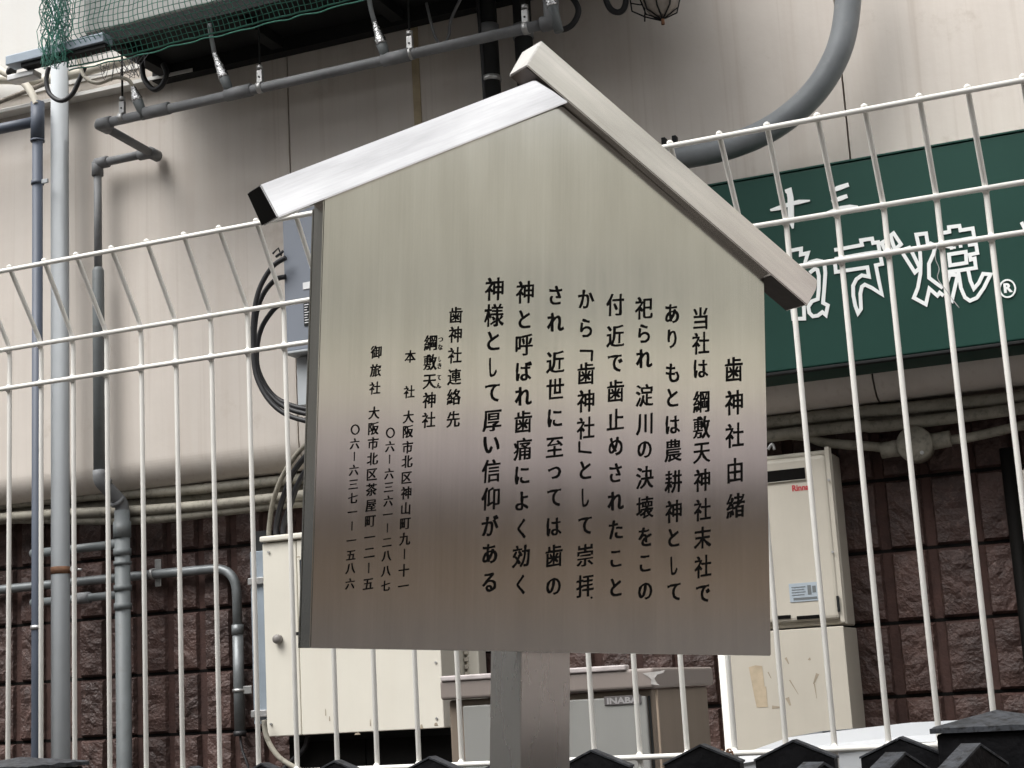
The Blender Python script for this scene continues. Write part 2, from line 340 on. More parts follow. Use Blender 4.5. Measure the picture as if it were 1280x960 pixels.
def collar(parent, name, p, d, r, L, m):
    d = Vector(d).normalized() * L / 2; p = Vector(p)
    part(name, MB().tube([p - d * 1.001, p - d, p + d, p + d * 1.001], [r * .86, r, r, r * .86], 18), m, parent)

# blue-grey downpipe, far left
a0, a1 = at(47, 128, 3.96), at(65.5, 985, 3.96)
a1 = Vector((a0.x + (a1.x - a0.x) * 0, a0.y, .1))
dp = thing('blue_grey_pipe', 'slim blue-grey drain pipe with a thick sleeve at its top, leftmost vertical pipe', 'pipe', (a0.x, 3.96, .1))
part('pipe_run', MB().tube([a1, a0], .0165, 16), PVCB, dp)
z1 = at(47, 176, 3.96).z
part('sleeve', MB().tube([(a0.x, 3.96, z1), (a0.x, 3.96, a0.z)], .0215, 18), PVCB, dp)
collar(dp, 'ring', (a0.x, 3.96, z1), (0, 0, 1), .0225, .006, PVCB)
zc = at(50, 228, 3.96).z
collar(dp, 'clamp', (a0.x, 3.96, zc), (0, 0, 1), .020, .012, PVCB)
part('clamp_lug', MB().box(a0.x + .016, a0.x + .042, 3.955, 3.962, zc - .007, zc + .007, .002), PVCL, dp)
part('clamp', MB().tube([(a0.x, 3.96, at(62, 783, 3.96).z - .006), (a0.x, 3.96, at(62, 783, 3.96).z + .006)], .0195, 18), GALV, dp, label='pale metal clamp low on the pipe')
e0 = at(44, 152, 3.96)
part('side_branch', MB().tube([e0, at(0, 161, 3.96), at(-60, 174, 3.96), at(-500, 268, 3.96)], .017, 16), PVCB, dp)
single('ivory_hose', MB().tube(smooth_path(pp([(-70, 60), (-20, 78), (8, 92), (28, 102), (40, 117), (46, 131)], 3.95), 6), .0125, 14), HOSE, 'ivory flexible hose dropping into the sleeve of the leftmost pipe', 'hose')
q = at(14, 89, 3.94)
single('hose_clip', MB().tube([q + Vector((-.004, 0, .003)), q + Vector((.005, 0, -.004))], .017, 14), BLACKR, 'black band clamping the ivory hose at top left', 'clip')

# large light grey downpipe
g0 = at(75, 330, 4.02)
gp = thing('light_grey_downpipe', 'wide light grey rain pipe with a rusty band, second vertical pipe from the left', 'pipe', (g0.x, 4.02, .1))
zz = at(88, 712, 4.02).z
part('pipe_run', MB().tube([(g0.x, 4.02, .1), (g0.x, 4.02, at(72, 40, 4.02).z + .3)], .0285, 24), PVCL, gp)
part('rusty_band', MB().tube([(g0.x, 4.02, zz - .011), (g0.x, 4.02, zz + .011)], .0298, 24), RUST, gp)
part('bolt_arm', MB().tube([(g0.x + .03, 4.03, zz), (g0.x + .07, 4.03, zz - .002), (g0.x + .0705, 4.03, zz - .002)], [.004, .004, .001], 8).tube([(g0.x + .055, 4.02, zz), (g0.x + .055, 4.005, zz)], .009, 10), GALV, gp)

# stepped dark drain pipe under the platform
YA_, YP = 3.79, 4.045
A_ = at(125, 158, YA_); R_ = at(690, 27, YA_); B_ = Vector((A_.x, YP, A_.z)); Cc = at(122, 215, YP)
A_ = Vector((A_.x, YA_, A_.z)); R2 = Vector((R_.x, YA_, (A_.z + R_.z) / 2 + .004)); A_.z = R2.z - .004; B_.z = Cc.z = A_.z - .012
dr = thing('stepped_drain_pipe', 'long dark grey drain pipe hung under the platform, stepping back to the wall and down', 'pipe', (A_.x, YP, .1))
part('main_run', MB().tube([A_, R2], .0145, 16), PVCD, dr)
part('step_run', MB().tube([A_, B_], .0135, 16), PVCD, dr)
part('wall_run', MB().tube([B_, Cc], .0135, 16), PVCD, dr)
zs = at(128, 338, YP).z; ze = at(133, 595, YP).z
part('drop_run', MB().tube([Cc, (Cc.x, YP, zs)], .0125, 16), PVCD, dr)
part('lower_drop', MB().tube([(Cc.x, YP, zs + .012), (Cc.x, YP, zs), (Cc.x, YP, ze)], [.0135, .0185, .0185], 16), PVC, dr)
for nm, p_, d_ in (('elbow', A_, (1, 0, 0)), ('elbow', A_, (0, 1, 0)), ('elbow', B_, (0, 1, 0)), ('elbow', B_, (-1, 0, 0)), ('elbow', Cc, (1, 0, 0)), ('elbow', Cc, (0, 0, -1))):
    d_ = Vector(d_); part(nm, MB().tube([p_ - d_ * .010, p_ - d_ * .004, p_ + d_ * .040, p_ + d_ * .041], [.010, .0185, .0185, .0145], 18), PVCD, dr)
LX = at(154, 800, 4.12)
K1 = Vector((Cc.x, YP, ze)); K2 = at(153, 634, 4.12); K2.x = LX.x
part('offset_bend', MB().tube(round_corners([K1 + Vector((0, 0, .02)), K1 + Vector((.002, 0, -.012)), K2 + Vector((0, 0, .012)), K2 - Vector((0, 0, .03))], .03), .0215, 18), PVCD, dr)
for k in (.22, .8): 
    pq = K1.lerp(K2, k); collar(dr, 'bend_ring', pq, K2 - K1, .0245, .012, PVCD)
part('lower_run', MB().tube([K2 - Vector((0, 0, .01)), (LX.x, 4.12, .1)], .0235, 20), PVC, dr)
for y_, L_ in ((662, .05), (690, .022), (704, .012), (735, .018), (758, .02)):
    zc = at(154, y_, 4.12).z; collar(dr, 'coupling', (LX.x, 4.12, zc), (0, 0, 1), .0275, L_, PVC)
for x_ in (198, 300, 497):
    p_ = at(x_, 140 - (x_ - 198) * .237, YA_); collar(dr, 'tee', (p_.x - .004, YA_, R2.z - .001), (1, 0, 0), .0185, .085, PVCD)
part('end_elbow', MB().tube(round_corners([R2 - Vector((.03, 0, 0)), R2, R2 + Vector((.0, 0, .10))], .03), .021, 16), PVCD, dr)

# hangers that carry the drain pipe from the platform
ZPL = 3.58
for x_, lab in ((153, 'first threaded rod hanger from the left, above the pipe corner'), (325, 'second hanger from the left, holding the drain pipe with a small galvanised clip'), (512, 'third hanger from the left, above the stainless roof'), (656, 'rightmost hanger, just left of the roof peak')):
    p_ = at(x_, 130 - (x_ - 153) * .237, YA_)
    h = thing('pipe_hanger', lab, 'hanger', (p_.x, YA_, R2.z), group='hangers along the drain pipe')
    part('rod', MB().tube([(p_.x, YA_, R2.z + .045), (p_.x, YA_, ZPL + .35)], .0032, 8), DARKM, h)
    part('clip', MB().box(p_.x - .009, p_.x + .009, YA_ - .006, YA_ + .006, R2.z + .012, R2.z + .052, .002), GALV, h)
    part('nut', MB().tube([(p_.x, YA_, R2.z + .054), (p_.x, YA_, R2.z + .066)], .010, 6), GALV, h)
    part('clip_hole', MB().tube([(p_.x, YA_ - .0075, R2.z + .030), (p_.x, YA_ - .0055, R2.z + .030)], .003, 8), DARKM, h)
    part('strap', MB().tube([(p_.x - .008, YA_, R2.z), (p_.x + .008, YA_, R2.z)], .0172, 16), GALV, h)

# flexible drains feeding the pipe
def feeder(base, mid, tip, hose, lab, corr=True):
    base, mid, tip = at(*base, YA_), at(*mid, YA_ - .01), at(*tip, YA_ - .02)
    t = thing('flexible_drain', lab, 'drain hose', base, group='flexible drains wrapped in foil')
    part('spigot', MB().tube([base, base.lerp(mid, .98), mid], [.0125, .0155, .0145], 14), PVC, t)
    n = 14; pts = [mid.lerp(tip, i / n) for i in range(n + 1)]
    rs = [(.0165 - .0095 * (i / n)) * (1 + .16 * noise.noise(Vector((i * .9, base.x * 5, 0)))) for i in range(n + 1)]
    part('foil_wrap', MB().tube(pts, rs, 11), FOIL, t)
    hp = smooth_path([tip] + [at(x, y, YA_ - .03) for x, y in hose], 12)
    if corr:
        n2 = 70; q_ = []
        for i in range(n2 + 1):
            f = i / n2 * (len(hp) - 1); k = min(int(f), len(hp) - 2); q_.append(hp[k].lerp(hp[k + 1], f - k))
        part('hose', MB().tube(q_, [.0062 + (.0011 if i % 2 else -.0011) for i in range(n2 + 1)], 10), PVCL, t)
    else:
        part('hose', MB().tube(hp, .0058, 10), HOSE, t)
feeder((181, 148), (172, 126), (166, 108), [(160, 100), (145, 97), (122, 104), (106, 96), (99, 78), (97, 62)], 'short foil wrapped drain with a white hose curling left, leftmost of the foil drains', False)
feeder((288, 117), (280, 97), (268, 66), [(263, 40), (260, 14)], 'foil wrapped drain with a ribbed hose hanging from the green net', True)
feeder((483, 74), (477, 55), (468, 27), [(463, 8), (458, -25)], 'foil wrapped drain with a ribbed hose in the middle, right of the net', True)
feeder((699, 40), (690, 8), (683, -18), [(680, -40), (678, -60)], 'crumpled foil drain at the end of the pipe above the roof peak', True)

# conduits on the block wall
cp = thing('bent_conduit', 'galvanised conduit running along the blocks and bending down left of the cream cabinet', 'conduit', at(299, 900, 4.21))
path = round_corners(pp([(-500, 790), (-60, 744), (0, 737), (100, 727), (200, 717)], 4.215) + [], .085, 8)
end = at(300, 915, 4.215)
zq = at(240, 714, 4.215).z
path = round_corners(pp([(-500, 790), (-60, 744), (0, 737), (100, 727), (200, 717)], 4.215) + [Vector((end.x, 4.215, zq)), Vector((end.x, 4.215, at(299, 792, 4.215).z))], .085, 8)
part('conduit_run', MB().tube(path, .0145, 14), CONDUIT, cp)
part('drop_run', MB().tube([(end.x, 4.215, at(299, 790, 4.215).z), (end.x, 4.215, end.z)], .0165, 14), CONDUIT, cp)
collar(cp, 'coupling', (end.x, 4.215, at(299, 787, 4.215).z), (0, 0, 1), .0185, .03, CONDUIT)
part('end_bush', MB().tube([(end.x, 4.215, end.z - .012), (end.x, 4.215, end.z + .003)], .0195, 14), BLACKR, cp)
p_ = at(195, 717, 4.215)
part('strap_plate', MB().box(p_.x - .010, p_.x + .012, 4.222, 4.228, p_.z - .04, p_.z + .045, .002), GALV, cp)
collar(cp, 'strap', (p_.x - .012, p_.y, p_.z), (1, 0, .02), .0178, .010, GALV)
p_ = at(299, 863, 4.215); p_.x = end.x
collar(cp, 'strap', p_, (0, 0, 1), .0195, .009, GALV)
part('strap_plate', MB().box(p_.x + .015, p_.x + .045, 4.212, 4.216, p_.z - .012, p_.z + .012, .002), GALV, cp)
p1 = Vector((end.x, 4.215, end.z))
single('thin_cable', MB().tube(smooth_path([p1, p1 + Vector((.012, -.01, -.05)), p1 + Vector((.04, -.02, -.11)), p1 + Vector((.07, -.02, -.25))], 6), .004, 8), BLACKR, 'thin black cable coming out of the bent conduit', 'cable')
for (xa, ya, xb, yb, r, lab) in ((40, 690, 150, 682, .0135, 'upper stub pipe joining the drain pipe from the left'), (40, 753, 150, 744, .0125, 'lower stub pipe joining the drain pipe from the left')):
    u, v = at(xa, ya, 4.14), at(xb, yb, 4.13); v.z = u.z = (u.z + v.z) / 2
    t = thing('stub_pipe', lab, 'pipe', v, group='stub pipes into the lower drain pipe')
    part('pipe_run', MB().tube([u, v], r, 14), PVC, t)
    if ya > 700:
        k = at(112, 748, 4.135); part('reducer', MB().tube([(k.x - .05, 4.135, v.z), (k.x, 4.135, v.z), (k.x + .003, 4.135, v.z)], [.018, .018, .0125], 14), PVCD, t)
    else: part('reducer', MB().tube([(v.x - .03, 4.13, v.z), (v.x, 4.13, v.z)], .0165, 14), PVC, t)

# cream pipes at the top left corner
single('cream_pipe', MB().tube(smooth_path(pp([(-500, 150), (-80, 104), (0, 99), (45, 101), (90, 93), (140, 80), (175, 71)], 4.04), 4), .0165, 14), HOSE, 'thick cream pipe crossing behind the grey downpipe under the channel', 'pipe')
single('rusty_pipe', MB().tube(pp([(-300, 245), (0, 127), (58, 104)], 4.03), .008, 10), mat('rusty_grey_pipe', (.28, .25, .21), rough=.8, var=.5, scale=40, bump=.5, dirt=(.12, .09, .07)), 'thin rusty pipe slanting up at the left edge', 'pipe')

# dark pipes behind the roof peak
for x_, r, lab in ((612, .026, 'dark vertical pipe behind the roof, left of the pair'), (655, .026, 'dark vertical pipe behind the roof peak, right of the pair')):
    p_ = at(x_, 60, 4.0)
    t = thing('dark_pipe', lab, 'pipe', (p_.x, 4.0, ZB), group='dark vertical pipes behind the stainless roof')
    part('pipe_run', MB().tube([(p_.x, 4.0, ZB + .6), (p_.x, 4.0, 4.4)], r, 16), DARKM, t)
    collar(t, 'coupling', (p_.x, 4.0, at(x_, 40, 4.0).z), (0, 0, 1), r * 1.15, .04, PVCD)
    collar(t, 'clamp', (p_.x, 4.0, at(x_, 100, 4.0).z), (0, 0, 1), r * 1.1, .015, GALV)
p_ = at(600, 60, 3.97)
single('black_cable', MB().tube(smooth_path([(p_.x, 3.97, 4.3), (p_.x, 3.97, 3.6), (p_.x + .002, 3.98, 3.3), (p_.x, 3.98, 2.9)], 4), .006, 8), BLACKR, 'straight black cable beside the dark vertical pipes', 'cable')

# big curved duct
du = thing('curved_duct', 'thick dark grey flexible duct sweeping down behind the fence above the green sign', 'duct', at(850, 195, 3.95))
pts = smooth_path(pp([(1068, -90), (1062, -20), (1055, 40), (1040, 82), (1012, 122), (968, 158), (915, 182), (850, 196), (780, 204), (680, 216), (560, 238), (500, 246)], 3.96), 8)
part('hose', MB().tube(pts, .034, 22), DUCT, du)
# pipe bracket above the fence
b_ = at(838, 181, 4.03)
br = thing('wall_bracket', 'small black wall bracket between the stainless roof and the duct', 'bracket', b_)
part('plate', MB().box(b_.x - .018, b_.x + .018, 4.02, 4.03, b_.z - .008, b_.z + .006, .002), DARKM, br)
for s in (-1, 1): part('prong', MB().box(b_.x + s * .015 - .006, b_.x + s * .015 + .006, 4.015, 4.035, b_.z - .02, b_.z + .02, .002), DARKM, br)

# ------------------------------------------------------------------ platform with units, net
YF_ = 3.69
xr = 0
pl = thing('unit_platform', 'dark steel platform carrying outdoor units above the wall, seen from below', 'platform', (-2.2, 3.9, ZPL))
xl = at(100, 60, YF_).x; xr = at(840, -80, 4.0).x
part('deck', MB().box(xl, xr, YF_ + .112, YW - .003, ZPL, ZPL + .01), DARKM, pl)
part('front_beam', MB().box(xl, xr, YF_ + .0, YF_ + .03, at(100, 62, YF_).z, at(100, 46, YF_).z), DARKM, pl)
part('front_beam', MB().box(xl, xr, YW - .045, YW - .004, ZPL - .045, ZPL - .002), DARKM, pl)
for k in range(5):
    x = xl + .05 + k * (xr - xl - .1) / 4
    part('joist', MB().box(x - .02, x + .02, YF_ + .112, YW - .05, ZPL - .035, ZPL - .002), DARKM, pl)
ch0 = at(12, 79, YF_ - .03)
part('channel', MB().box(ch0.x, xl + .12, YF_ - .05, YF_ - .003, ch0.z - .014, ch0.z + .016, .003), CHAN, pl)
part('channel_lip', MB().box(ch0.x + .05, xl + .12, YF_ - .04, YF_ - .006, ch0.z - .026, ch0.z - .0145), DARKM, pl)
part('end_bracket', MB().box(ch0.x - .02, ch0.x + .08, YF_ - .02, YF_ + .02, ch0.z - .05, ch0.z - .03, .004), GALV, pl)
zt = at(100, 44, YF_ + .03).z
for i, (xa, xb) in enumerate(((xl - .01, xl + .88), (xl + .95, xr - .02))):
    t = thing('outdoor_unit', ('grey outdoor unit behind the green net, above the channel', 'second outdoor unit on the platform, right of the netted one')[i], 'outdoor unit', ((xa + xb) / 2, 3.9, ZPL + .01))
    part('casing', MB().box(xa, xb, YF_ + .034, YF_ + .108, zt, zt + .75, .008), ACW, t)
    for k in range(3): part('foot', MB().box(xa + .08 + k * .3, xa + .16 + k * .3, YF_ + .115, YW - .06, ZPL + .012, ZPL + .06), DARKM, t)
    if i: part('grille', MB().box(xa + .1, xa + .6, YF_ + .022, YF_ + .033, zt + .12, zt + .62, .005), DARKM, t)
up_ = MB().box(-1.70, -1.0, 2.95, 3.66, 3.72, 3.78)
part('shade_deck', up_, DARKM, pl)  # unseen deck added to darken the wall under the platform
for x in (-1.65, -1.35, -1.06): part('shade_deck_arm', MB().box(x - .03, x + .03, 2.95, 4.0, 3.785, 3.84) if x > -1.2 else MB().box(x - .03, x + .03, 2.95, 3.68, 3.785, 3.84), DARKM, pl)  # arms of the added shading deck
# green net
ny_, cell = YF_ - .075, .0175
xn0, xn1 = at(68, 30, ny_).x, at(520, -30, ny_).x
zn = at(200, 58, ny_).z
def netpt(u, v):
    # v: 0 at lower hem, grows upward; the hem folds back under the beam
    z = zn + .012 + v; y = ny_
    if v < .09: y = ny_ + (.09 - v) * .75; z = zn + .012 + v * .72 + .025
    wv = .008 * noise.noise(Vector((u * 6, v * 5, 1.3))) + .006 * noise.noise(Vector((u * 23, v * 23, 5)))
    return Vector((u + .007 * noise.noise(Vector((u * 9, v * 9, 9))) + .006 * sin(v * 40), y + wv, z + .010 * noise.noise(Vector((u * 4, v * 7, 2)))))
nb = MB(); nu = int((xn1 - xn0) / cell); nv = 34
for i in range(nu + 1): nb.tube([netpt(xn0 + i * cell, j * cell) for j in range(nv + 1)], .0014, 3, False)
for j in range(nv + 1): nb.tube([netpt(xn0 + i * cell, j * cell) for i in range(nu + 1)], .0013 if j else .003, 3, False)
net = thing('safety_net', 'green knotted net hung over the outdoor unit at top left', 'net', (xn0, ny_, zn))
part('mesh', nb, NETM, net)
gb = MB()     # gathered net at its left end
for k in range(46):
    x = xn0 + random.uniform(-.06, .035); y = ny_ + random.uniform(-.02, .05); ph = random.uniform(0, 6)
    gb.tube([(x + .010 * sin(ph + j * .9) + .006 * random.uniform(-1, 1), y + .008 * cos(ph + j * .7), zn + .03 + j * .022) for j in range(28)], .0013, 3, False)
for k in range(60):
    z = zn + .03 + k * .0105
    gb.tube([(xn0 - .058 + i * .0125, ny_ + .02 + .014 * sin(i * 2.1 + k), z + .010 * sin(i * 1.3 + k * 1.7)) for i in range(9)], .0011, 3, False)
part('gathered_fold', gb, NETM, net)
tb = MB()
for k in range(16):
    a = Vector((xn0 + .13 + random.uniform(0, .17), ny_ + .02, zn + .0)); 
    tb.tube(smooth_path([a, a + Vector((random.uniform(-.04, .04), 0, random.uniform(-.02, -.07))), a + Vector((random.uniform(-.06, .06), 0, random.uniform(-.03, .01)))], 4), .001, 3, False)
part('loose_strands', tb, BLACKR, net)
part('hem_rope', MB().tube([netpt(xn0 + i * cell, 0) + Vector((0, .0, -.012 + .002 * sin(i))) for i in range(nu + 1)], .0022, 5), NETM, net)

# dangling black cables
def cable(lst, Y, r, lab, m=BLACKR, nm='black_cable', group=None):
    return single(nm, MB().tube(smooth_path(pp(lst, Y), 8), r, 10), m, lab, 'cable', group=group)
cable([(61, 84), (58, 100), (62, 117), (76, 126), (90, 118), (99, 100), (106, 84)], 3.93, .0075, 'black cable loop hanging in front of the light grey downpipe')
cable([(170, 64), (177, 78), (180, 98), (192, 112), (203, 106), (208, 92), (204, 80)], 3.93, .0085, 'black cable loop hanging from the platform, right of the net corner')
cable([(533, 4), (538, 25), (544, 46), (553, 57), (561, 45), (564, 24), (580, -10)], 3.93, .0045, 'V shaped thin cable hanging above the left roof slope', m=PVCD)
cable([(690, -20), (712, -6), (723, 12), (716, 30), (702, 37), (690, 30)], 3.93, .0085, 'black cable loop to the right of the foil drain over the roof peak')
cable([(754, -25), (757, -2), (764, 12), (775, 15), (782, 4), (782, -25)], 3.93, .0085, 'black cable loop left of the wire cage lamp')
# caged lamp at the top edge
lc = at(826, -6, 3.92)
lp = thing('cage_lamp', 'old wire cage lamp with a pale glass dome at the top edge', 'lamp', lc)
dm = MB(); prof = [(.001, -.062), (.02, -.058), (.038, -.045), (.05, -.02), (.053, .0), (.053, .03)]
dm.v = []; n = 18
vs_ = [(lc.x + r_ * cos(2 * pi * k / n), lc.y + r_ * sin(2 * pi * k / n), lc.z + z_) for r_, z_ in prof for k in range(n)]
dm.add(vs_, [(i * n + k, i * n + (k + 1) % n, (i + 1) * n + (k + 1) % n, (i + 1) * n + k) for i in range(len(prof) - 1) for k in range(n)], True)
part('glass_dome', dm, mat('dusty_glass', (.34, .30, .26), rough=.35, var=.3, scale=30, bump=0, spec=.6), lp)
for k in range(4):
    a = k * pi / 4; part('cage_wire', MB().tube([lc + Vector((r_ * cos(a), r_ * sin(a), z_)) for r_, z_ in ((.058, .04), (.058, 0), (.045, -.045), (.0, -.07), (-.045, -.045), (-.058, 0), (-.058, .04))], .0022, 6), DARKM, lp)
part('finial', MB().tube([lc + Vector((0, 0, -.066)), lc + Vector((0, 0, -.084))], .005, 8), RUST, lp)
part('basket_wire', MB().tube(pp([(786, -10), (790, 14), (806, 21), (828, 26)], 3.92), .0022, 6).tube(pp([(806, -12), (806, 27)], 3.92), .002, 6).tube(pp([(788, 4), (800, 6), (822, 3)], 3.92), .0018, 6), DARKM, lp)
part('arm', MB().tube([lc + Vector((.03, .0, .035)), at(895, -22, 3.95)], .012, 10), DARKM, lp)
part('holder', MB().tube([lc + Vector((0, 0, .028)), lc + Vector((0, 0, .10))], .056, 18), DARKM, lp)

# ------------------------------------------------------------------ grey box with cables
bx0, bx1 = at(353, 280, 3.93).x, at(353, 280, 3.93).x + .26
zt_, zb_ = at(354, 262, 3.93).z + .05, at(358, 440, 3.93).z
gbx = thing('meter_box', 'blue-grey steel box on the wall just left of the sign board', 'box', (bx0 + .13, 4.0, zb_))
part('case', MB().box(bx0, bx1, 3.93, YW - .003, zb_, zt_, .004), BOXP, gbx)
p_ = at(384, 357, 3.93)
part('sticker', MB().box(p_.x - .013, p_.x + .014, 3.9275, 3.9295, p_.z - .010, p_.z + .010), STICK, gbx, label='small white sticker')
s1 = at(385, 385, 3.93)
part('label', MB().box(s1.x - .013, s1.x + .012, 3.9275, 3.9295, s1.z - .052, s1.z + .024), DARKM, gbx, label='narrow black printed label')
lm = MB()
for k in range(9): lm.box(s1.x - .010, s1.x - .001 + .008 * ((k * 5) % 3) / 3, 3.926, 3.9272, s1.z + .016 - k * .0075, s1.z + .0185 - k * .0075)
part('label_lines', lm, STICK, gbx)
part('lower_lip', MB().box(bx0 - .004, bx1, 3.922, 3.99, zb_ - .008, zb_ - .001, .002), PVCL, gbx)
mp_ = at(378, 455, 3.97)
mb_ = thing('cable_gland_plate', 'pale grey narrow plate hanging under the blue-grey box', 'plate', (mp_.x, 3.97, mp_.z - .1))
part('plate', MB().box(at(372, 470, 3.97).x, at(372, 470, 3.97).x + .05, 3.965, YW - .004, at(380, 507, 3.97).z, zb_ - .012, .003), PVCL, mb_)
part('bolt', MB().tube([at(385, 500, 3.964), at(385, 500, 3.955)], .006, 8), DARKM, mb_)
part('clip', MB().box(at(383, 441, 3.95).x, at(383, 441, 3.95).x + .02, 3.95, 3.962, zb_ - .03, zb_ - .010, .002), BLACKR, mb_)
GC = 'thick black cables looping out of the blue-grey box'
cable([(357, 322), (340, 334), (324, 362), (317, 398), (317, 445), (322, 474), (338, 502), (362, 520), (400, 530)], 3.90, .0075, 'outermost thick black cable loop left of the sign board', group=GC)
cable([(357, 346), (344, 350), (329, 368), (320, 396), (318, 440), (326, 476), (344, 500), (366, 513), (402, 521)], 3.925, .0075, 'second black cable loop, nested just inside the outermost', group=GC)
cable([(357, 378), (343, 386), (327, 410), (321, 440), (324, 466), (341, 494), (368, 508), (404, 514)], 3.95, .0075, 'innermost black cable loop left of the sign board', group=GC)
cf = MB()
for (x_, y_) in ((345, 316), (351, 313), (349, 396), (346, 402)):
    a = at(x_, y_, 3.93); cf.tube([a, a + Vector((random.uniform(-.01, .01), -.01, random.uniform(-.015, .015)))], .003, 6)
single('cable_ties', MB().tube([at(341, 317, 3.92), at(348, 310, 3.915), at(352, 320, 3.93)], .003, 6).tube([at(345, 321, 3.92), at(354, 314, 3.915)], .004, 6), BLACKR, 'frayed black cable ends at the left side of the blue-grey box', 'cable')
GD = 'cables dropping behind the cream cabinet'
cable([(402, 545), (378, 560), (356, 590), (342, 625), (337, 655), (336, 670)], [4.0, 4.02, 4.05, 4.08, 4.1, 4.1], .0075, 'brownish cable, leftmost of those dropping behind the cream cabinet', m=CABLEB, group=GD)
cable([(402, 552), (384, 568), (366, 592), (352, 628), (346, 655), (345, 669)], [4.0, 4.02, 4.05, 4.08, 4.1, 4.1], .0085, 'thick black cable dropping behind the cream cabinet', group=GD)
cable([(404, 560), (388, 580), (372, 606), (360, 640), (355, 655), (354, 668)], [4.01, 4.03, 4.06, 4.09, 4.1, 4.1], .0085, 'black cable closest to the sign board dropping behind the cream cabinet', group=GD)
cable([(330, 900), (333, 920), (342, 938), (356, 952), (390, 970)], 3.99, .0075, 'brownish cable curving below the cream cabinet', m=CABLEB)
cable([(385, 920), (380, 936), (366, 950), (350, 966)], 4.06, .007, 'dark cable loop in the shade below the cream cabinet')

# ------------------------------------------------------------------ cream cabinet
YC = 4.02
cx0, cx1 = at(330.5, 790, YC).x, at(553.5, 860, YC).x
cz0, cz1 = (at(336, 922, YC).z + at(556, 909, YC).z) / 2, at(330, 676, YC).z
cb = thing('cream_cabinet', 'cream steel wall cabinet with a dark window and grey knob below the sign board', 'cabinet', ((cx0 + cx1) / 2, YC, cz0))
part('body', MB().box(cx0 + .004, cx1 - .001, YC + .012, YB - .03, cz0, cz1 - .004, .003), CREAMP, cb)
xm = at(374, 800, YC).x
part('door_frame', MB().box(cx0, xm - .002, YC, YC + .011, cz0, cz1 - .008, .003), CREAMP, cb)
part('door', MB().box(xm + .001, cx1, YC - .002, YC + .011, cz0, cz1 - .008, .003), CREAMP, cb)
part('rain_hood', MB().box(cx0 - .003, cx1 + .004, YC - .012, YB - .04, cz1 - .005, cz1 + .012, .005), CREAMP, cb)
wz0, wz1 = at(378, 792, YC).z, at(378, 700, YC).z
part('window', MB().box(at(375, 750, YC).x + .006, cx1 - .15, YC - .0045, YC - .0025, wz0, wz1), GLASSD, cb)
part('window_gasket', MB().box(at(375, 750, YC).x - .001, at(375, 750, YC).x + .0055, YC - .007, YC - .0025, wz0 - .006, wz1 + .006, .001).box(at(375, 750, YC).x + .0058, cx1 - .15, YC - .007, YC - .0025, wz1 + .0005, wz1 + .006, .001), CREAMP, cb)
for (x_, y_) in ((336, 690), (339, 905), (545, 828), (546, 898), (364, 692)):
    a = at(x_, y_, YC - .002); part('screw', MB().tube([a + Vector((0, .001, 0)), a + Vector((0, -.003, 0))], .0035, 8), GALV, cb)
kp = at(349, 799, YC)
part('knob', MB().tube([kp + Vector((0, .0, 0)), kp + Vector((0, -.012, 0)), kp + Vector((0, -.019, 0)), kp + Vector((0, -.02, 0))], [.0125, .0135, .0115, .0005], 18), mat('grey_knob', (.22, .205, .19), rough=.45, var=.1, bump=0), cb)
part('latch', MB().box(at(373, 792, YC).x - .002, at(373, 792, YC).x + .006, YC - .012, YC - .003, at(373, 792, YC).z - .005, at(373, 792, YC).z + .004), DARKM, cb)
sm = MB()
for x_, y_, w_, h_ in ((373, 696, .016, .003), (447, 917, .02, .006), (463, 903, .003, .02), (470, 915, .018, .004), (527, 908, .01, .012), (545, 905, .012, .008), (407, 890, .003, .02), (412, 898, .004, .014)):
    a = at(x_, y_, YC - .0025); sm.add([(a.x - w_ / 2, a.y - .0005, a.z - h_ / 2), (a.x + w_ / 2, a.y - .0005, a.z - h_ / 2), (a.x + w_ * .2, a.y - .0005, a.z + h_ / 2), (a.x - w_ * .3, a.y - .0005, a.z + h_ * .35)], [(0, 1, 2, 3)])
part('scuff_marks', sm, SCUFF, cb)
t = thing('mounting_channel', 'pale blue-grey steel channel standing against the left side of the cream cabinet', 'channel', (cx0 - .02, 4.1, cz0))
part('rail', MB().box(at(319, 780, 4.1).x, at(319, 780, 4.1).x + .045, 4.08, 4.11, at(324, 905, 4.1).z, at(320, 690, 4.1).z, .002), CHAN, t)
for y_ in (727, 892): part('bracket', MB().box(at(319, 780, 4.1).x - .003, at(319, 780, 4.1).x + .05, 4.068, 4.079, at(325, y_, 4.1).z - .010, at(325, y_, 4.1).z + .010, .002), GALV, t)
part('back_plate', MB().box(at(319, 780, 4.1).x, at(319, 780, 4.1).x + .05, 4.112, 4.2, at(320, 690, 4.1).z, at(320, 672, 4.1).z + .02), DARKM, t)
# recess below the cabinet: black box put in for its deep shade
t = thing('recess_shade_box', 'black box standing in for the deep shade under the cream cabinet', 'shade box', ((cx0 + cx1) / 2, 4.15, .12))
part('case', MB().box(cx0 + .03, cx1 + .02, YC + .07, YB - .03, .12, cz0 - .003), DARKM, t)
part('door', MB().box(cx0 + .035, (cx0 + cx1) / 2, YC + .062, YC + .069, .14, cz0 - .02), INK, t)  # black sheets that carry the shade of the recess
part('door', MB().box((cx0 + cx1) / 2 + .004, cx1 + .015, YC + .062, YC + .069, .14, cz0 - .02), INK, t)
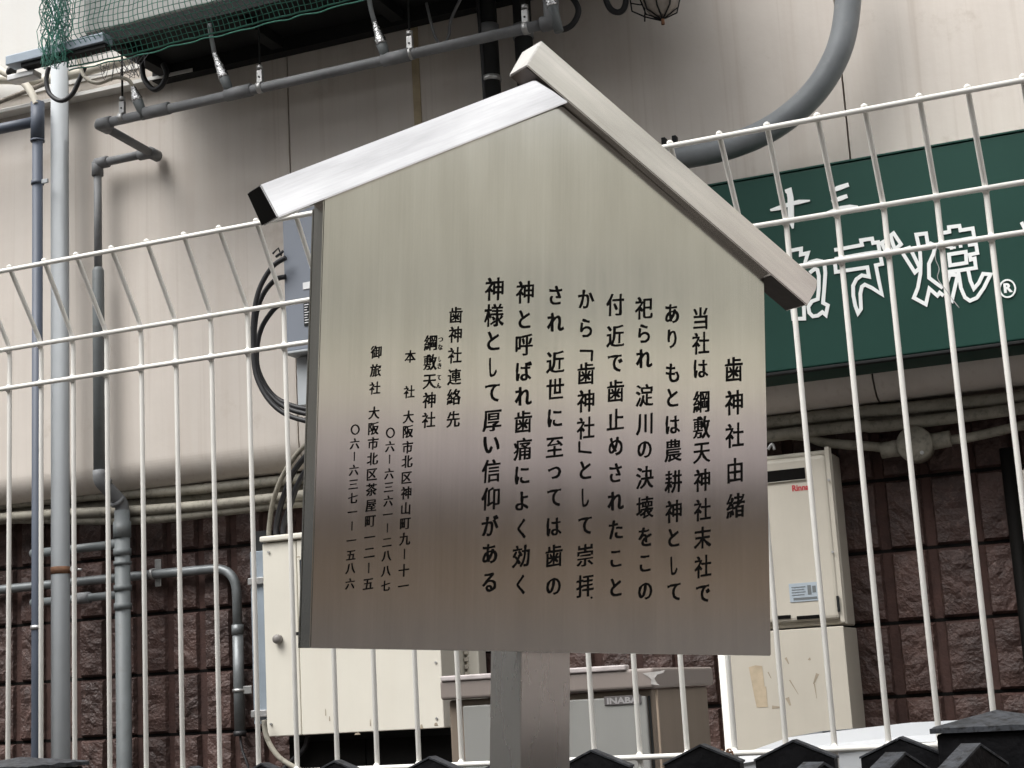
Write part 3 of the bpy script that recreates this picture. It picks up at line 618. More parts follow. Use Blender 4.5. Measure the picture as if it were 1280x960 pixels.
# pale ribbed covers right of the cabinet
vx = at(596, 820, 4.2)
t = thing('pipe_cover', 'cream ribbed pipe cover rising behind the taupe bin beside the sign post', 'pipe cover', (vx.x, 4.2, .12))
part('cover', MB().box(vx.x - .02, vx.x + .018, 4.17, 4.225, .12, 2.1, .004), CREAMP, t)
rb = MB()
for k in range(40): rb.box(vx.x - .0225, vx.x - .012, 4.163, 4.169, 1.3 + k * .02, 1.311 + k * .02)
part('rib', rb, CREAMD, t)
gx = at(570, 830, 4.2)
single('grey_pipe_cover', MB().box(gx.x - .018, gx.x + .018, 4.16, 4.224, .12, 2.0, .004), PVCL, 'narrow pale grey cover strip between the cream cabinet and the ribbed cover', 'pipe cover')

# ------------------------------------------------------------------ taupe waste bin
YS, YS2 = 3.05, 3.48
sx0, sx1 = at(549, 850, YS).x, at(817, 846, YS).x
sz = at(700, 846, YS).z
tz = at(700, 838, YS).z
bn = thing('storage_bin', 'taupe steel storage bin with a grey front panel and peeling lid behind the sign post', 'storage bin', ((sx0 + sx1) / 2, (YS + YS2) / 2, .12))
lz0, lz1 = at(680, 868, YS).z, at(680, 843, YS).z
part('lid', MB().box(sx0, sx1, YS, YS2, lz0, lz1, .006), LIDP, bn)
part('lid_edge', MB().box(sx0 + .004, sx1 - .055, YS - .004, YS + .02, lz1 - .002, lz1 + .009, .003), mat('pale_lid_edge', (.52, .47, .46), rough=.5, var=.2, scale=30, bump=.1), bn)  # paler strip along the top edge of the lid
bx_l, bx_r = at(562, 905, YS + .02).x, sx1 - .012
part('body', MB().box(bx_l, bx_r, YS + .02, YS2 - .015, .15, lz0 - .001, .006), BROWNP, bn)
px0, px1 = at(577, 905, YS).x, at(806, 880, YS).x
part('front_panel', MB().box(px0, px1, YS + .008, YS + .019, .2, lz0 - .014, .003), GREYP, bn)
part('panel_groove', MB().box(px1 + .002, px1 + .006, YS + .016, YS + .0195, .2, lz0 - .014), DARKM, bn)
part('corner_rib', MB().box(px1 + .018, px1 + .022, YS + .015, YS + .02, .2, lz0 - .003), mat('rib_taupe', (.33, .26, .20), rough=.5, var=.1), bn)
pc = [at(812, 847, YS - .0005), at(829, 843, YS - .0005)]
pe = MB(); c0 = at(806, 846, YS)
for poly in ([(-.004, .003), (.042, .006), (.038, .001), (.026, -.001), (.020, -.008), (.024, -.018), (.030, -.022), (.012, -.019), (.013, -.009), (.006, -.003)],):
    pe.add([(c0.x + a, YS - .0012, c0.z + b_ + .004) for a, b_ in poly], [tuple(range(len(poly)))])
part('peeled_tape', pe, mat('peeling_film', (.48, .46, .44), rough=.35, var=.3, scale=60, bump=.4), bn)
# lettered badge
bd0, bd1 = at(755, 872, YS + .006), at(790, 879, YS + .006)
bzc = (bd0.z + bd1.z) / 2
part('badge', MB().box(bd0.x, bd0.x + .076, YS + .0055, YS + .0078, bzc - .0085, bzc + .0085, .0008), mat('grey_badge', (.12, .11, .11), rough=.4, var=.1, bump=0), bn)
def text_mesh(body, size, fn, extrude=0.0, shear=0, bold=0.0, res=3):
    cu = bpy.data.curves.new('t', 'FONT'); cu.body = body; cu.size = size; cu.resolution_u = res; cu.offset = bold; cu.shear = shear
    ob = bpy.data.objects.new('t', cu); COL.objects.link(ob)
    bpy.context.view_layer.update()
    me = ob.evaluated_get(bpy.context.evaluated_depsgraph_get()).to_mesh()
    vs_ = [v.co.copy() for v in me.vertices]; fs = [tuple(p.vertices) for p in me.polygons]
    COL.objects.unlink(ob); bpy.data.objects.remove(ob); bpy.data.curves.remove(cu)
    return vs_, fs
v_, f_ = text_mesh('INABA', .0165, None, bold=.0006)
mx = max(v.x for v in v_)
part('badge_lettering', MB().add([(bd0.x + .005 + v.x * .066 / mx, YS + .0052, bzc - .006 + v.y) for v in v_], f_), mat('dull_silver_print', (.34, .33, .33), rough=.4, var=.1, bump=0), bn)

# ------------------------------------------------------------------ water heater and its stand
YH = 4.07; hx1 = at(1053, 783, YH).x; hx0 = at(907, 830, YH).x
hz0, hz1 = at(1000, 784, YH).z, at(1033, 561, YH).z
wh = thing('water_heater', 'beige gas water heater with a black exhaust slot right of the sign board', 'water heater', ((hx0 + hx1) / 2, YH, hz0))
part('body', MB().box(hx0 + .008, hx1, YH + .012, YB - .004, hz0, hz1, .006), CREAMD, wh)
part('cover', MB().box(hx0, at(1045, 700, YH).x, YH - .006, YH + .013, hz0 + .012, hz1 - .012, .012), CREAMD, wh)
part('side_flange', MB().box(at(1046, 700, YH).x, hx1 + .003, YH - .002, YH + .03, hz0 + .002, hz1 + .006, .006), CREAMD, wh)
s0 = at(961, 594, YH - .006); s1_ = at(1007, 588, YH - .006)
part('exhaust_slot', MB().box(hx0 + .05, at(1007, 590, YH).x, YH - .0085, YH - .0062, at(985, 601, YH).z, at(985, 587, YH).z), INK, wh)
part('slot_lip', MB().box(hx0 + .045, at(1008, 590, YH).x, YH - .012, YH - .0065, at(985, 600, YH).z - .004, at(985, 601, YH).z - .001, .001), CREAMP, wh)
v_, f_ = text_mesh('Rinnai', .021, None, bold=.0008)
mx = max(v.x for v in v_); r0 = at(990, 614, YH - .0065)
part('lettering', MB().add([(r0.x + v.x * .048 / mx, YH - .0068, r0.z + v.y) for v in v_], f_), REDP, wh)
l0 = at(988, 753, YH - .0064); l1 = at(1023, 727, YH - .0064)
part('rating_label', MB().box(l0.x, l1.x, YH - .0078, YH - .0062, l0.z, l1.z), STICKB, wh)
lm = MB(); W_ = l1.x - l0.x; H_ = l1.z - l0.z
for k in range(4): lm.box(l0.x + W_ * .08, l0.x + W_ * (.5 + .05 * (k % 2)), YH - .0086, YH - .008, l0.z + H_ * (.35 + .14 * k), l0.z + H_ * (.39 + .14 * k))
lm.box(l0.x + W_ * .62, l0.x + W_ * .74, YH - .0086, YH - .008, l0.z + H_ * .35, l0.z + H_ * .85)
lm.box(l0.x + W_ * .78, l0.x + W_ * .9, YH - .0086, YH - .008, l0.z + H_ * .45, l0.z + H_ * .8)
lm.box(l0.x + W_ * .12, l0.x + W_ * .92, YH - .0086, YH - .008, l0.z + H_ * .1, l0.z + H_ * .22)
part('label_print', lm, PVC, wh)
for xa, xb in ((972, 989), (997, 1025)):
    a, b2 = at(xa, 775, YH), at(xb, 768, YH)
    part('vent_slot', MB().box(a.x, b2.x, YH - .0085, YH - .0062, (a.z + b2.z) / 2 - .0045, (a.z + b2.z) / 2 + .0045, .001), INK, wh)
part('latch', MB().box(at(1047, 755, YH).x, at(1047, 755, YH).x + .006, YH - .010, YH - .003, at(1047, 765, YH).z, at(1047, 745, YH).z, .001), DARKM, wh)
part('hook', MB().tube(smooth_path(pp([(960, 562), (965, 555), (968, 562)], YH - .005), 5), .004, 8), GALV, wh)
for (x_, y_) in ((1036, 600), (1041, 690)):
    a = at(x_, y_, YH - .0065); part('screw', MB().tube([a, a + Vector((0, -.003, 0))], .0035, 8), GALV, wh)
st = thing('heater_stand', 'beige pipe cover box under the water heater with a strip of old tape', 'pipe cover', ((hx0 + hx1) / 2, YH, .12))
part('front', MB().box(hx0 + .002, hx1 + .002, YH, YH + .012, .12, hz0 - .004, .002), CREAMD, st)
part('side', MB().box(hx1 - .012, hx1 + .0015, YH + .0125, YB - .004, .12, hz0 - .006, .002), CREAMD, st)
part('side', MB().box(hx0 + .002, hx0 + .012, YH + .0125, YB - .004, .12, hz0 - .006, .002), CREAMD, st)
ta, tb_ = at(936, 834, YH), at(955, 884, YH)
pm = MB(); pl_ = [(ta.x, ta.z), (ta.x + .018, ta.z + .004), (ta.x + .035, ta.z + .001), (ta.x + .037, ta.z - .05), (ta.x + .041, (ta.z + tb_.z) / 2), (ta.x + .041, tb_.z), (ta.x + .012, tb_.z), (ta.x + .008, tb_.z + .03)]
pm.add([(a, YH - .0008, b_) for a, b_ in pl_], [tuple(range(8))]); part('tape', pm, TAPE, st)
sm = MB()
for (x_, y_, x2, y2, w_) in ((987, 850, 998, 868, 1.6), (1022, 842, 1017, 855, 4), (1018, 855, 1021, 873, 1.5), (965, 884, 975, 884, 4), (984, 872, 988, 882, 5), (1011, 823, 1013, 825, 4), (982, 822, 986, 830, 3), (960, 840, 964, 848, 1.5)):
    a, b2 = at(x_, y_, YH - .0006), at(x2, y2, YH - .0006); d_ = (b2 - a).normalized(); n_ = Vector((-d_.z, 0, d_.x)) * w_ / 950
    sm.add([a - n_, b2 - n_ * .4, b2 + n_ * .4, a + n_], [(0, 1, 2, 3)])
part('scuff_marks', sm, SCUFF, st)

# white moulded tub in front of the stand
tub = thing('plastic_tub', 'white plastic tub standing behind the bottom right of the mesh fence', 'tub', (-.75, 3.2, .12))
YT = 2.95
outline = [(at(905, 950, YT).x, YT), (at(1178, 905, YT).x + .3, YT), (at(1178, 905, YT).x + .3, YT + .5), (at(905, 950, YT).x, YT + .5)]
zr = at(1100, 940, YT).z
xa, xb = outline[0][0], outline[1][0]
rows_ = []
def ring(inset, z, bow):
    out = []; n = 24
    for i in range(n + 1):
        f = i / n; out.append((xa + inset + (xb - xa - 2 * inset) * f, YT + inset - .0 - bow * sin(pi * f) * .0, z))
    out += [(xb - inset, YT + .5 - inset, z), (xa + inset, YT + .5 - inset, z)]
    return out
def topz(x, base):
    f = (x - xa) / (at(1130, 906, YT).x - xa); return base + (.030 * min(max(f, 0), 1) ** .7)
v = []; R0 = ring(0, 0, 0); n = len(R0)
v += [(a, b_, .14) for a, b_, _ in R0]
v += [(a, b_, topz(a, zr - .022)) for a, b_, _ in R0]
v += [(a + .0, b_ - .006, topz(a, zr - .016)) for a, b_, _ in R0]
v += [(a, b_ + .0, topz(a, zr - .004)) for a, b_, _ in R0]
R1 = ring(.10, 0, 0)
v += [(a, b_, topz(a, zr + .016)) for a, b_, _ in R1]
v += [(a, b_ + .03, topz(a, zr + .010)) for a, b_, _ in R1]
fs = [(j * n + i, j * n + (i + 1) % n, (j + 1) * n + (i + 1) % n, (j + 1) * n + i) for j in range(5) for i in range(n)] + [tuple(range(5 * n, 6 * n))]
tbm = MB().add(v, fs, False)
part('shell', tbm, WHITEB, tub)

# right edge: black tube put in for a dark gap, and cream duct
p_ = at(1274, 690, 4.2)
single('dark_gap_tube', MB().tube([(p_.x, 4.2, .12), (p_.x, 4.2, at(1262, 560, 4.2).z)], .02, 14), INK, 'black tube standing in for the dark gap at the right edge', 'pipe')
p_ = at(1290, 650, 4.15)
single('cream_duct', MB().box(p_.x - .014, p_.x + .03, 4.13, 4.22, .12, at(1274, 588, 4.15).z, .01), CREAMD, 'cream vertical duct at the right edge below the green sign', 'duct')

# ------------------------------------------------------------------ green shop sign
YG = 3.90
gx0 = at(860, 350, YG).x; gz0 = (at(960, 465, YG).z + at(1280, 425, YG).z) / 2; gz1 = (at(900, 230, YG).z + at(1280, 165, YG).z) / 2
gs = thing('green_shop_sign', 'dark green shop sign with white outlined Japanese lettering on the wall', 'shop sign', ((gx0 + 1.2) / 2, YG, gz0))
part('board', MB().box(gx0, 1.4, YG, YW - .004, gz0, gz1, .004), GREEN, gs)
part('lower_trim', MB().box(gx0, 1.4, YG - .001, YG + .02, gz0 - .009, gz0 - .001, .002), DARKM, gs)
part('top_trim', MB().box(gx0, 1.4, YG - .003, YG + .02, gz1 + .001, gz1 + .006, .001), GREEN, gs)
LIFT = [0]
def ribbon(mb, pts, wd, closed=False, Y=YG, taper=None):
    """flat painted stroke on the sign face; pts and width measured in photo pixels"""
    P_ = [Vector(p) for p in pts]; n = len(P_); LIFT[0] = (LIFT[0] + 1) % 7; lf = .0024 + LIFT[0] * .00025
    L_, R__ = [], []
    for i, p in enumerate(P_):
        a = P_[i - 1] if (i or closed) else None; c_ = P_[(i + 1) % n] if (i < n - 1 or closed) else None
        d1 = (p - a).normalized() if a is not None else (c_ - p).normalized(); d2 = (c_ - p).normalized() if c_ is not None else d1
        nn = Vector((-(d1.y + d2.y), d1.x + d2.x)); nn = nn.normalized() if nn.length > 1e-6 else Vector((-d1.y, d1.x))
        k = min(1 / max(nn.dot(Vector((-d1.y, d1.x))), .35), 2.2); h = (wd if not taper else wd * taper[i]) / 2 * k
        L_.append(p + nn * h); R__.append(p - nn * h)
    m_ = n if closed else n - 1
    vv = [at(q.x, q.y, Y) for q in L_ + R__]
    vv = [Vector((q.x, Y - lf, q.z)) for q in vv] + [Vector((q.x, Y - .0001, q.z)) for q in vv]
    fs_ = []
    for i in range(m_):
        j = (i + 1) % n
        fs_ += [(i, j, n + j, n + i), (i, 2 * n + i, 2 * n + j, j), (n + i, n + j, 3 * n + j, 3 * n + i)]
    mb.add(vv, fs_)
def Z(ox, oy, s, pts): return [(ox + x / s, oy + y / s) for x, y in pts]
ws = 4.5
kn = MB()   # ne (mostly hidden by the roof end)
q = lambda p: Z(980, 280, 8, p)
ribbon(kn, q([(30, 275), (85, 265), (172, 248), (170, 308), (240, 292), (205, 415), (260, 385), (330, 365), (380, 375), (408, 415), (415, 490), (405, 640), (392, 790), (440, 815), (420, 912), (385, 882), (340, 918), (290, 925), (255, 890), (245, 830), (280, 775), (340, 752), (350, 640), (350, 520), (335, 460), (310, 448), (258, 490)]), ws)
ribbon(kn, q([(70, 760), (85, 860), (95, 950), (205, 948), (200, 820)]), ws)
part('lettering', kn, WHITEP, gs)
gi = MB(); q = lambda p: Z(1040, 280, 8, p)
ribbon(gi, q([(25, 262), (110, 248), (302, 212), (292, 165), (402, 148), (412, 192), (462, 184), (482, 300), (502, 402), (440, 415), (470, 570), (500, 705), (400, 640), (330, 608), (300, 630), (285, 700), (292, 850), (262, 893), (235, 820), (215, 720), (212, 620), (245, 555), (300, 515), (372, 530), (355, 435), (120, 470), (40, 482), (32, 390)]), ws)
ribbon(gi, q([(30, 355), (200, 325), (340, 300), (410, 290), (480, 282)]), ws * 1.1)
ribbon(gi, q([(498, 192), (530, 172), (560, 215), (600, 275), (560, 300), (530, 260)]), ws, True)
ribbon(gi, q([(588, 118), (618, 95), (692, 205), (632, 258), (610, 200)]), ws, True)
part('lettering', gi, WHITEP, gs)
yk = MB(); q = lambda p: Z(1120, 270, 8, p)
ribbon(yk, q([(60, 345), (75, 385), (190, 566), (238, 520), (165, 370), (135, 318)]), ws, True)
ribbon(yk, q([(248, 470), (242, 370), (226, 290), (204, 188), (302, 176), (320, 290), (345, 275), (395, 300), (375, 380), (330, 480), (332, 620), (400, 672), (470, 722)]), ws)
ribbon(yk, q([(248, 470), (245, 580), (220, 720), (180, 820), (300, 885), (335, 728), (415, 798), (438, 768), (478, 800)]), ws)
ribbon(yk, q([(425, 180), (535, 160), (530, 114), (635, 101), (645, 146), (768, 126), (785, 218), (640, 245), (480, 268)]), ws)
ribbon(yk, q([(440, 300), (560, 320), (600, 318)]), ws * .6); ribbon(yk, q([(630, 303), (665, 298)]), ws)
ribbon(yk, q([(540, 322), (572, 318)]), ws)
ribbon(yk, q([(720, 292), (800, 282), (815, 372), (738, 388), (748, 438), (788, 426), (800, 520), (640, 545), (505, 562)]), ws)
ribbon(yk, q([(530, 386), (698, 360), (706, 470), (542, 496)]), ws, True)
ribbon(yk, q([(722, 540), (745, 650), (780, 728), (830, 670), (872, 580), (946, 586), (880, 720), (810, 820), (740, 850), (690, 815), (650, 720), (625, 560)]), ws)
ribbon(yk, q([(500, 700), (540, 590), (618, 592), (560, 848), (495, 800)]), ws)
part('lettering', yk, WHITEP, gs)
nx_ = MB(); ribbon(nx_, [(1277, 278), (1283, 290), (1296, 286), (1310, 320)], ws); part('lettering', nx_, WHITEP, gs)
tj = MB(); q = lambda p: Z(950, 215, 9.14, p)
ribbon(tj, q([(120, 440), (210, 418), (330, 372), (450, 345), (575, 330)]), 5.2, taper=[.5, 1, .9, 1, .35])
ribbon(tj, q([(290, 222), (335, 215), (352, 300), (355, 450), (360, 560), (378, 650)]), 7, taper=[.5, 1, 1.05, 1.1, 1, .3])
ribbon(tj, q([(800, 225), (900, 185), (1015, 145)]), 6, taper=[.7, 1, .8]); ribbon(tj, q([(820, 340), (920, 305), (1000, 275)]), 5.8, taper=[.7, 1, .8])
ribbon(tj, q([(690, 495), (820, 450), (920, 418), (1030, 405), (1110, 412), (1165, 440)]), 5.6, taper=[.2, .7, 1, 1.1, 1, .3])
part('small_lettering', tj, WHITEP, gs)
rm = MB(); cc = (1259.5, 361)
ribbon(rm, [(cc[0] + 10.4 * cos(a * pi / 14) * .93, cc[1] + 10.8 * sin(a * pi / 14)) for a in range(28)], 2.1, True)
v_, f_ = text_mesh('R', 1, None, bold=.05)
part('registered_mark', rm, WHITEP, gs)
p0 = at(cc[0] - 4.6, cc[1] + 4.9, YG)
part('registered_mark', MB().add([(p0.x + v.x * .030, YG - .0022, p0.z + v.y * .030) for v in v_], f_), WHITEP, gs)
sb = MB(); ribbon(sb, [(1168, 322), (1171, 336), (1180, 352), (1192, 370), (1199, 385)], .9, Y=2.38, taper=[.4, 1, 1, 1, .4])
# twig caught on the fence
tw = [at(x, y, 2.37) for x, y in ((1172, 305), (1169, 322), (1174, 336), (1172, 348), (1182, 362), (1192, 376), (1199, 385))]
single('dry_twig', MB().tube(smooth_path(tw, 4), .0007, 5), GALV, 'thin dry twig caught on the fence in front of the green sign', 'twig')

# ------------------------------------------------------------------ white mesh fence
YFN, XF0, S_ = 2.3957, -1.99524, .075
zr2 = 2.2509; zr3 = zr2 - .0751; zr4 = zr2 - .7989; zr1 = zr2 + .1259; yr1 = YFN - .0824
RW, RR = .0043, .0040
fe = thing('mesh_fence', 'white coated welded mesh fence with its top bent outward, behind the sign board', 'fence', (XF0, YFN, 0))
wpath = [(0, 0, .1), (0, 0, zr3), (0, 0, zr2 - .015), (0, -.001, zr2 - .004), (0, -.0035, zr2 + .006), (0, -.009, zr2 + .016), (0, -.0824, zr1), (0, -.0865, zr1 + .007)]
wm = MB().tube(wpath, RW, 8)
for zz_ in (zr2, zr3, zr4): wm.tube([(0, -.002, zz_ - .007), (0, -.003, zz_ - .004), (0, -.003, zz_ + .004), (0, -.002, zz_ + .007)], [.0035, .0056, .0056, .0035], 8)
wm.tube([(0, -.0865, zr1 + .003), (0, -.0868, zr1 + .008), (0, -.0868, zr1 + .0105)], [.0048, .0052, .002], 8)
wm = wm.mesh('wire'); wm.materials.append(FENCE)
for i in range(-26, 38):
    o = part('wire', None, FENCE, fe, me=wm); o.location = (XF0 + S_ * i - fe.location.x + random.uniform(-.0008, .0008), 0, 0); o.rotation_euler = (0, random.uniform(-.0008, .0008), random.uniform(-.04, .04))
x0_, x1_ = XF0 - 26.5 * S_, XF0 + 37.5 * S_
for zz_, yy in ((zr1, yr1 - .007), (zr2, YFN - .0078), (zr3, YFN - .0078), (zr4, YFN - .0078), (.62, YFN - .0078), (.15, YFN - .0078)):
    part('rail', MB().tube([(x0_, yy, zz_), (x1_, yy, zz_)], RR + .0003, 10), FENCE, fe)
pxx = at(906, 830, YFN + .02).x
for x_ in (pxx, pxx - 2.0, pxx + 1.4):
    part('post', MB().tube([(x_, YFN + .016, 0), (x_, YFN + .016, zr2 + .01)], .0085, 14), FENCE, fe)
p_ = at(909, 944, YFN - .01); tw_ = MB()
for k in range(5): tw_.tube(smooth_path([p_ + Vector((random.uniform(-.012, .012), random.uniform(-.006, 0), random.uniform(-.014, .01))) for _ in range(4)], 4), .0012, 5)
part('tie_wire', tw_, RUST, fe)

# ------------------------------------------------------------------ black picket fences in front
def picket_mesh(w_, th, zt, zs_):
    b = MB(); b.prism([(-w_ / 2, .05), (w_ / 2, .05), (w_ / 2, zs_), (0, zt), (-w_ / 2, zs_)], lambda a, c_, d: (a, d, c_), 0, th); return b
YPK, ZPK = 1.95, 1.4795
pk = thing('picket_fence', 'low black wooden picket fence with pointed tops in front of the mesh fence', 'fence', (-.82, YPK, 0))
pme = picket_mesh(.096, .018, ZPK, ZPK - .0205).mesh('picket'); pme.materials.append(PICK)
cme = MB().add([(0, -.0015, ZPK + .003), (.0495, -.0015, ZPK - .0185), (.0495, .02, ZPK - .0185), (0, .02, ZPK + .003), (-.0495, -.0015, ZPK - .0185), (-.0495, .02, ZPK - .0185),
                (0, -.0015, ZPK + .0006), (.0495, -.0015, ZPK - .0209), (.0495, .02, ZPK - .0209), (0, .02, ZPK + .0006), (-.0495, -.0015, ZPK - .0209), (-.0495, .02, ZPK - .0209)],
               [(0, 1, 2, 3), (0, 3, 5, 4), (6, 7, 1, 0), (4, 10, 6, 0), (1, 7, 8, 2), (4, 5, 11, 10), (9, 8, 7, 6), (9, 6, 10, 11), (2, 8, 9, 3), (3, 9, 11, 5)]).mesh('cap'); cme.materials.append(CAPM)
for i in range(-10, 5):
    xp = -.703 + .1215 * i + (.004 if i % 3 == 1 else 0)
    if xp > -.3: continue
    o = part('picket', None, PICK, pk, me=pme); o.location = (xp - pk.location.x, random.uniform(-.002, .002), random.uniform(-.001, .001)); o.rotation_euler = (0, random.uniform(-.008, .008), random.uniform(-.02, .02))
    o2 = part('cap', None, CAPM, o, me=cme)
part('rail', MB().box(-1.95, -.29, YPK + .021, YPK + .05, 1.2, 1.26), PICK, pk)
part('rail', MB().box(-1.95, -.29, YPK + .021, YPK + .05, .3, .36), PICK, pk)
def cap_post(cx_, cy_, w_, lab, pz, ez, jag=0):
    t = thing('fence_post', lab, 'post', (cx_, cy_, 0), group='square black fence posts with pyramid caps')
    h = w_ / 2
    part('shaft', MB().box(cx_ - h + .006, cx_ + h - .006, cy_ - h + .006, cy_ + h - .006, 0, ez - .001, .003), PICK, t)
    v = []; n = 8; f_ = []
    for j in range(n + 1):
        for i in range(n + 1):
            x = -h + w_ * i / n; y = -h + w_ * j / n; e = 1 - max(abs(x), abs(y)) / h
            z = ez + .006 + (pz - ez - .006) * e + .0012 * noise.noise(Vector((x * 60, y * 60, cx_))) * (1 if e > 0 else 2)
            v.append((cx_ + x, cy_ + y, z))
    for j in range(n):
        for i in range(n): f_.append((j * (n + 1) + i, j * (n + 1) + i + 1, (j + 1) * (n + 1) + i + 1, (j + 1) * (n + 1) + i))
    per = [i for i in range(n + 1)] + [(j + 1) * (n + 1) + n for j in range(n)] + [n * (n + 1) + i for i in reversed(range(n))] + [j * (n + 1) for j in reversed(range(1, n))]
    o_ = len(v)
    for k in per: v.append((v[k][0], v[k][1], ez))
    for k in range(len(per)): f_.append((per[k], o_ + k, o_ + (k + 1) % len(per), per[(k + 1) % len(per)]))
    f_.append(tuple(o_ + k for k in range(len(per))))
    part('cap', MB().add(v, f_), CAPM, t)
    return t
k_ = at(1245, 887, 1.95)
cap_post(k_.x, 1.95, .134, 'square black post with a scuffed pyramid cap at the lower right corner', k_.z, at(1190, 916, 1.89).z)
k_ = at(26, 946, 1.97)
cap_post(k_.x, 1.97, .14, 'square black post with a flaking grey pyramid cap at the lower left corner', k_.z, k_.z - .018)
p2 = thing('picket_fence', 'short return of the black picket fence angled toward the viewer at lower right', 'fence', (-.25, 1.53, 0), radians(67))
for (x_, y_) in ((-.202, 1.655), (-.254, 1.53), (-.303, 1.405), (-.352, 1.28)):
    d_ = Vector((x_ + .25, y_ - 1.53, 0)); lx = d_.x * cos(radians(67)) + d_.y * sin(radians(67)); ly = -d_.x * sin(radians(67)) + d_.y * cos(radians(67))
    o = part('picket', None, PICK, p2, me=pme); o.location = (lx, ly, 0)
    o2 = part('cap', None, CAPM, o, me=cme)
part('rail', MB().box(-.32, .2, .022, .05, 1.2, 1.26), PICK, p2, world=False)

# ------------------------------------------------------------------ stainless sign board on its post
rot22 = Matrix.Rotation(0.3852513, 3, 'Z')
SY, SP, SR = 0.55875 + 0.38525, 0.04746, -0.04708
e0 = Vector((cos(SY), sin(SY), 0)); nn = Vector((sin(SY), -cos(SY), 0)); up = Vector((0, 0, 1))
up2 = up * cos(SP) + nn * sin(SP); nn2 = nn * cos(SP) - up * sin(SP)
E = e0 * cos(SR) + up2 * sin(SR); U = -e0 * sin(SR) + up2 * cos(SR)
SO = Vector((-0.81267227, 1.42687532, 1.61129802))
SG = thing('notice_board', 'brushed stainless house-shaped notice board with black engraved Japanese text on a square post', 'notice board')
SM = Matrix((E, -nn2, U)).transposed().to_4x4(); SM.translation = SO
SG.matrix_world = SM
def uvs(ob, tdir):
    """tdir: unit (x, z) direction across the brush marks"""
    me = ob.data; uvl = me.uv_layers.new(name='brush')
    for lp_ in me.loops:
        c_ = me.vertices[lp_.vertex_index].co
        uvl.data[lp_.index].uv = (c_.x * tdir[0] + c_.z * tdir[1] + c_.y * .7, -c_.x * tdir[1] + c_.z * tdir[0] + c_.y * .31)
W_, Hs, Ha, AL = .6, .4615, .62915, .50138
TH = .0251
f2 = lambda a, c_, d: (a, d, c_)
apex = Hs + .3 * math.tan(AL) + .002
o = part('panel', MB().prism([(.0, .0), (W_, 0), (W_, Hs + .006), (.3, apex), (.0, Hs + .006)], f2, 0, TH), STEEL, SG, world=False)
bm = bmesh.new(); bm.from_mesh(o.data); bmesh.ops.bevel(bm, geom=[e for e in bm.edges], offset=.0012, segments=2, affect='EDGES'); bm.to_mesh(o.data); bm.free()
uvs(o, (1, 0))
o = part('back_frame', MB().prism([(-.0, .0), (.004, 0), (.004, Hs), (0, Hs)], f2, TH + .001, TH + .004), STEEL, SG, world=False); uvs(o, (1, 0))
wb, La, Lb, Tp, DD, DB = .0379, .40685, .40822, .06677, .03946, .01332
Mp = Vector((.3, Ha)); dR = Vector((cos(AL), -sin(AL))); dL = Vector((-cos(AL), -sin(AL))); nR = Vector((sin(AL), cos(AL))); nL = Vector((-sin(AL), cos(AL)))
# left roof beam: stops against the underside of the right one
s_up = (nL.dot(nR) * wb) ; k_end = -(nL * wb).dot(nR) / dL.dot(nR)
PL = [Mp + dL * .0008, Mp + dL * La, Mp + dL * La + nL * wb, Mp + dL * (k_end + .0008) + nL * wb]
PR = [Mp - dR * Tp, Mp - dR * Tp + nR * wb, Mp + dR * (Lb - .003) + nR * wb, Mp + dR * (Lb + .0015) + nR * (wb * .72), Mp + dR * Lb]
def beam(poly, td, name, lean):
    """lean: how far the upper edge of the fascia sits behind its lower edge"""
    t_ = Vector(td)
    b_ = MB().prism([tuple(p) for p in poly], lambda a, c_, d: (a, d + (lean * ((Vector((a, c_)) - Mp).dot(t_) / wb) if d < 0 else 0), c_), -DB, DD - DB)
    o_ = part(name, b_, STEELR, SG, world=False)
    bm_ = bmesh.new(); bm_.from_mesh(o_.data); bmesh.ops.bevel(bm_, geom=[e for e in bm_.edges], offset=.0011, segments=2, affect='EDGES'); bm_.to_mesh(o_.data); bm_.free()
    uvs(o_, td); return o_
bl = beam(PL, (nL.x, nL.y), 'left_roof_beam', .0058); brr = beam(PR, (nR.x, nR.y), 'right_roof_beam', -.0024)
bl.name = 'roof_beam'; brr.name = 'roof_beam'
# black sheet put in for the shaded hollow end of the left beam
ec = Mp + dL * (La + .0012)
o = part('end_shade', MB().add([(ec.x + nL.x * a, d, ec.y + nL.y * a) for a, d in ((.001, -DB + .0012), (wb - .001, -DB + .0068), (wb - .001, DD - DB - .001), (.001, DD - DB - .001))], [(0, 1, 2, 3)]), INK, SG, world=False)
sof = mat('soffit_shade_brown', (.055, .043, .038), rough=.4, metal=.3, var=.3, scale=30, bump=.1)  # dark brown put in for the shaded hollow under the beam
def soffit_shade(t0, t1, d_):
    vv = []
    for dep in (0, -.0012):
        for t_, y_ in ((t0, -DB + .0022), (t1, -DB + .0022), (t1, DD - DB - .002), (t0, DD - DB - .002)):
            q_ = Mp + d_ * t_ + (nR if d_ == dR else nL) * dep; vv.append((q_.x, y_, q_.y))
    part('soffit_shade', MB().add(vv, [(0, 1, 2, 3), (4, 5, 6, 7), (0, 1, 5, 4), (1, 2, 6, 5), (2, 3, 7, 6), (3, 0, 4, 7)]), sof, SG, world=False)
soffit_shade(.3 / cos(AL) + .002, Lb - .003, dR); soffit_shade(-Tp + .002, -.008, dR)
# post
o = part('post', MB().box(.256, .3205, .012, .077, -1.75, .035, .0015), STEELP, SG, world=False); uvs(o, (1, 0))

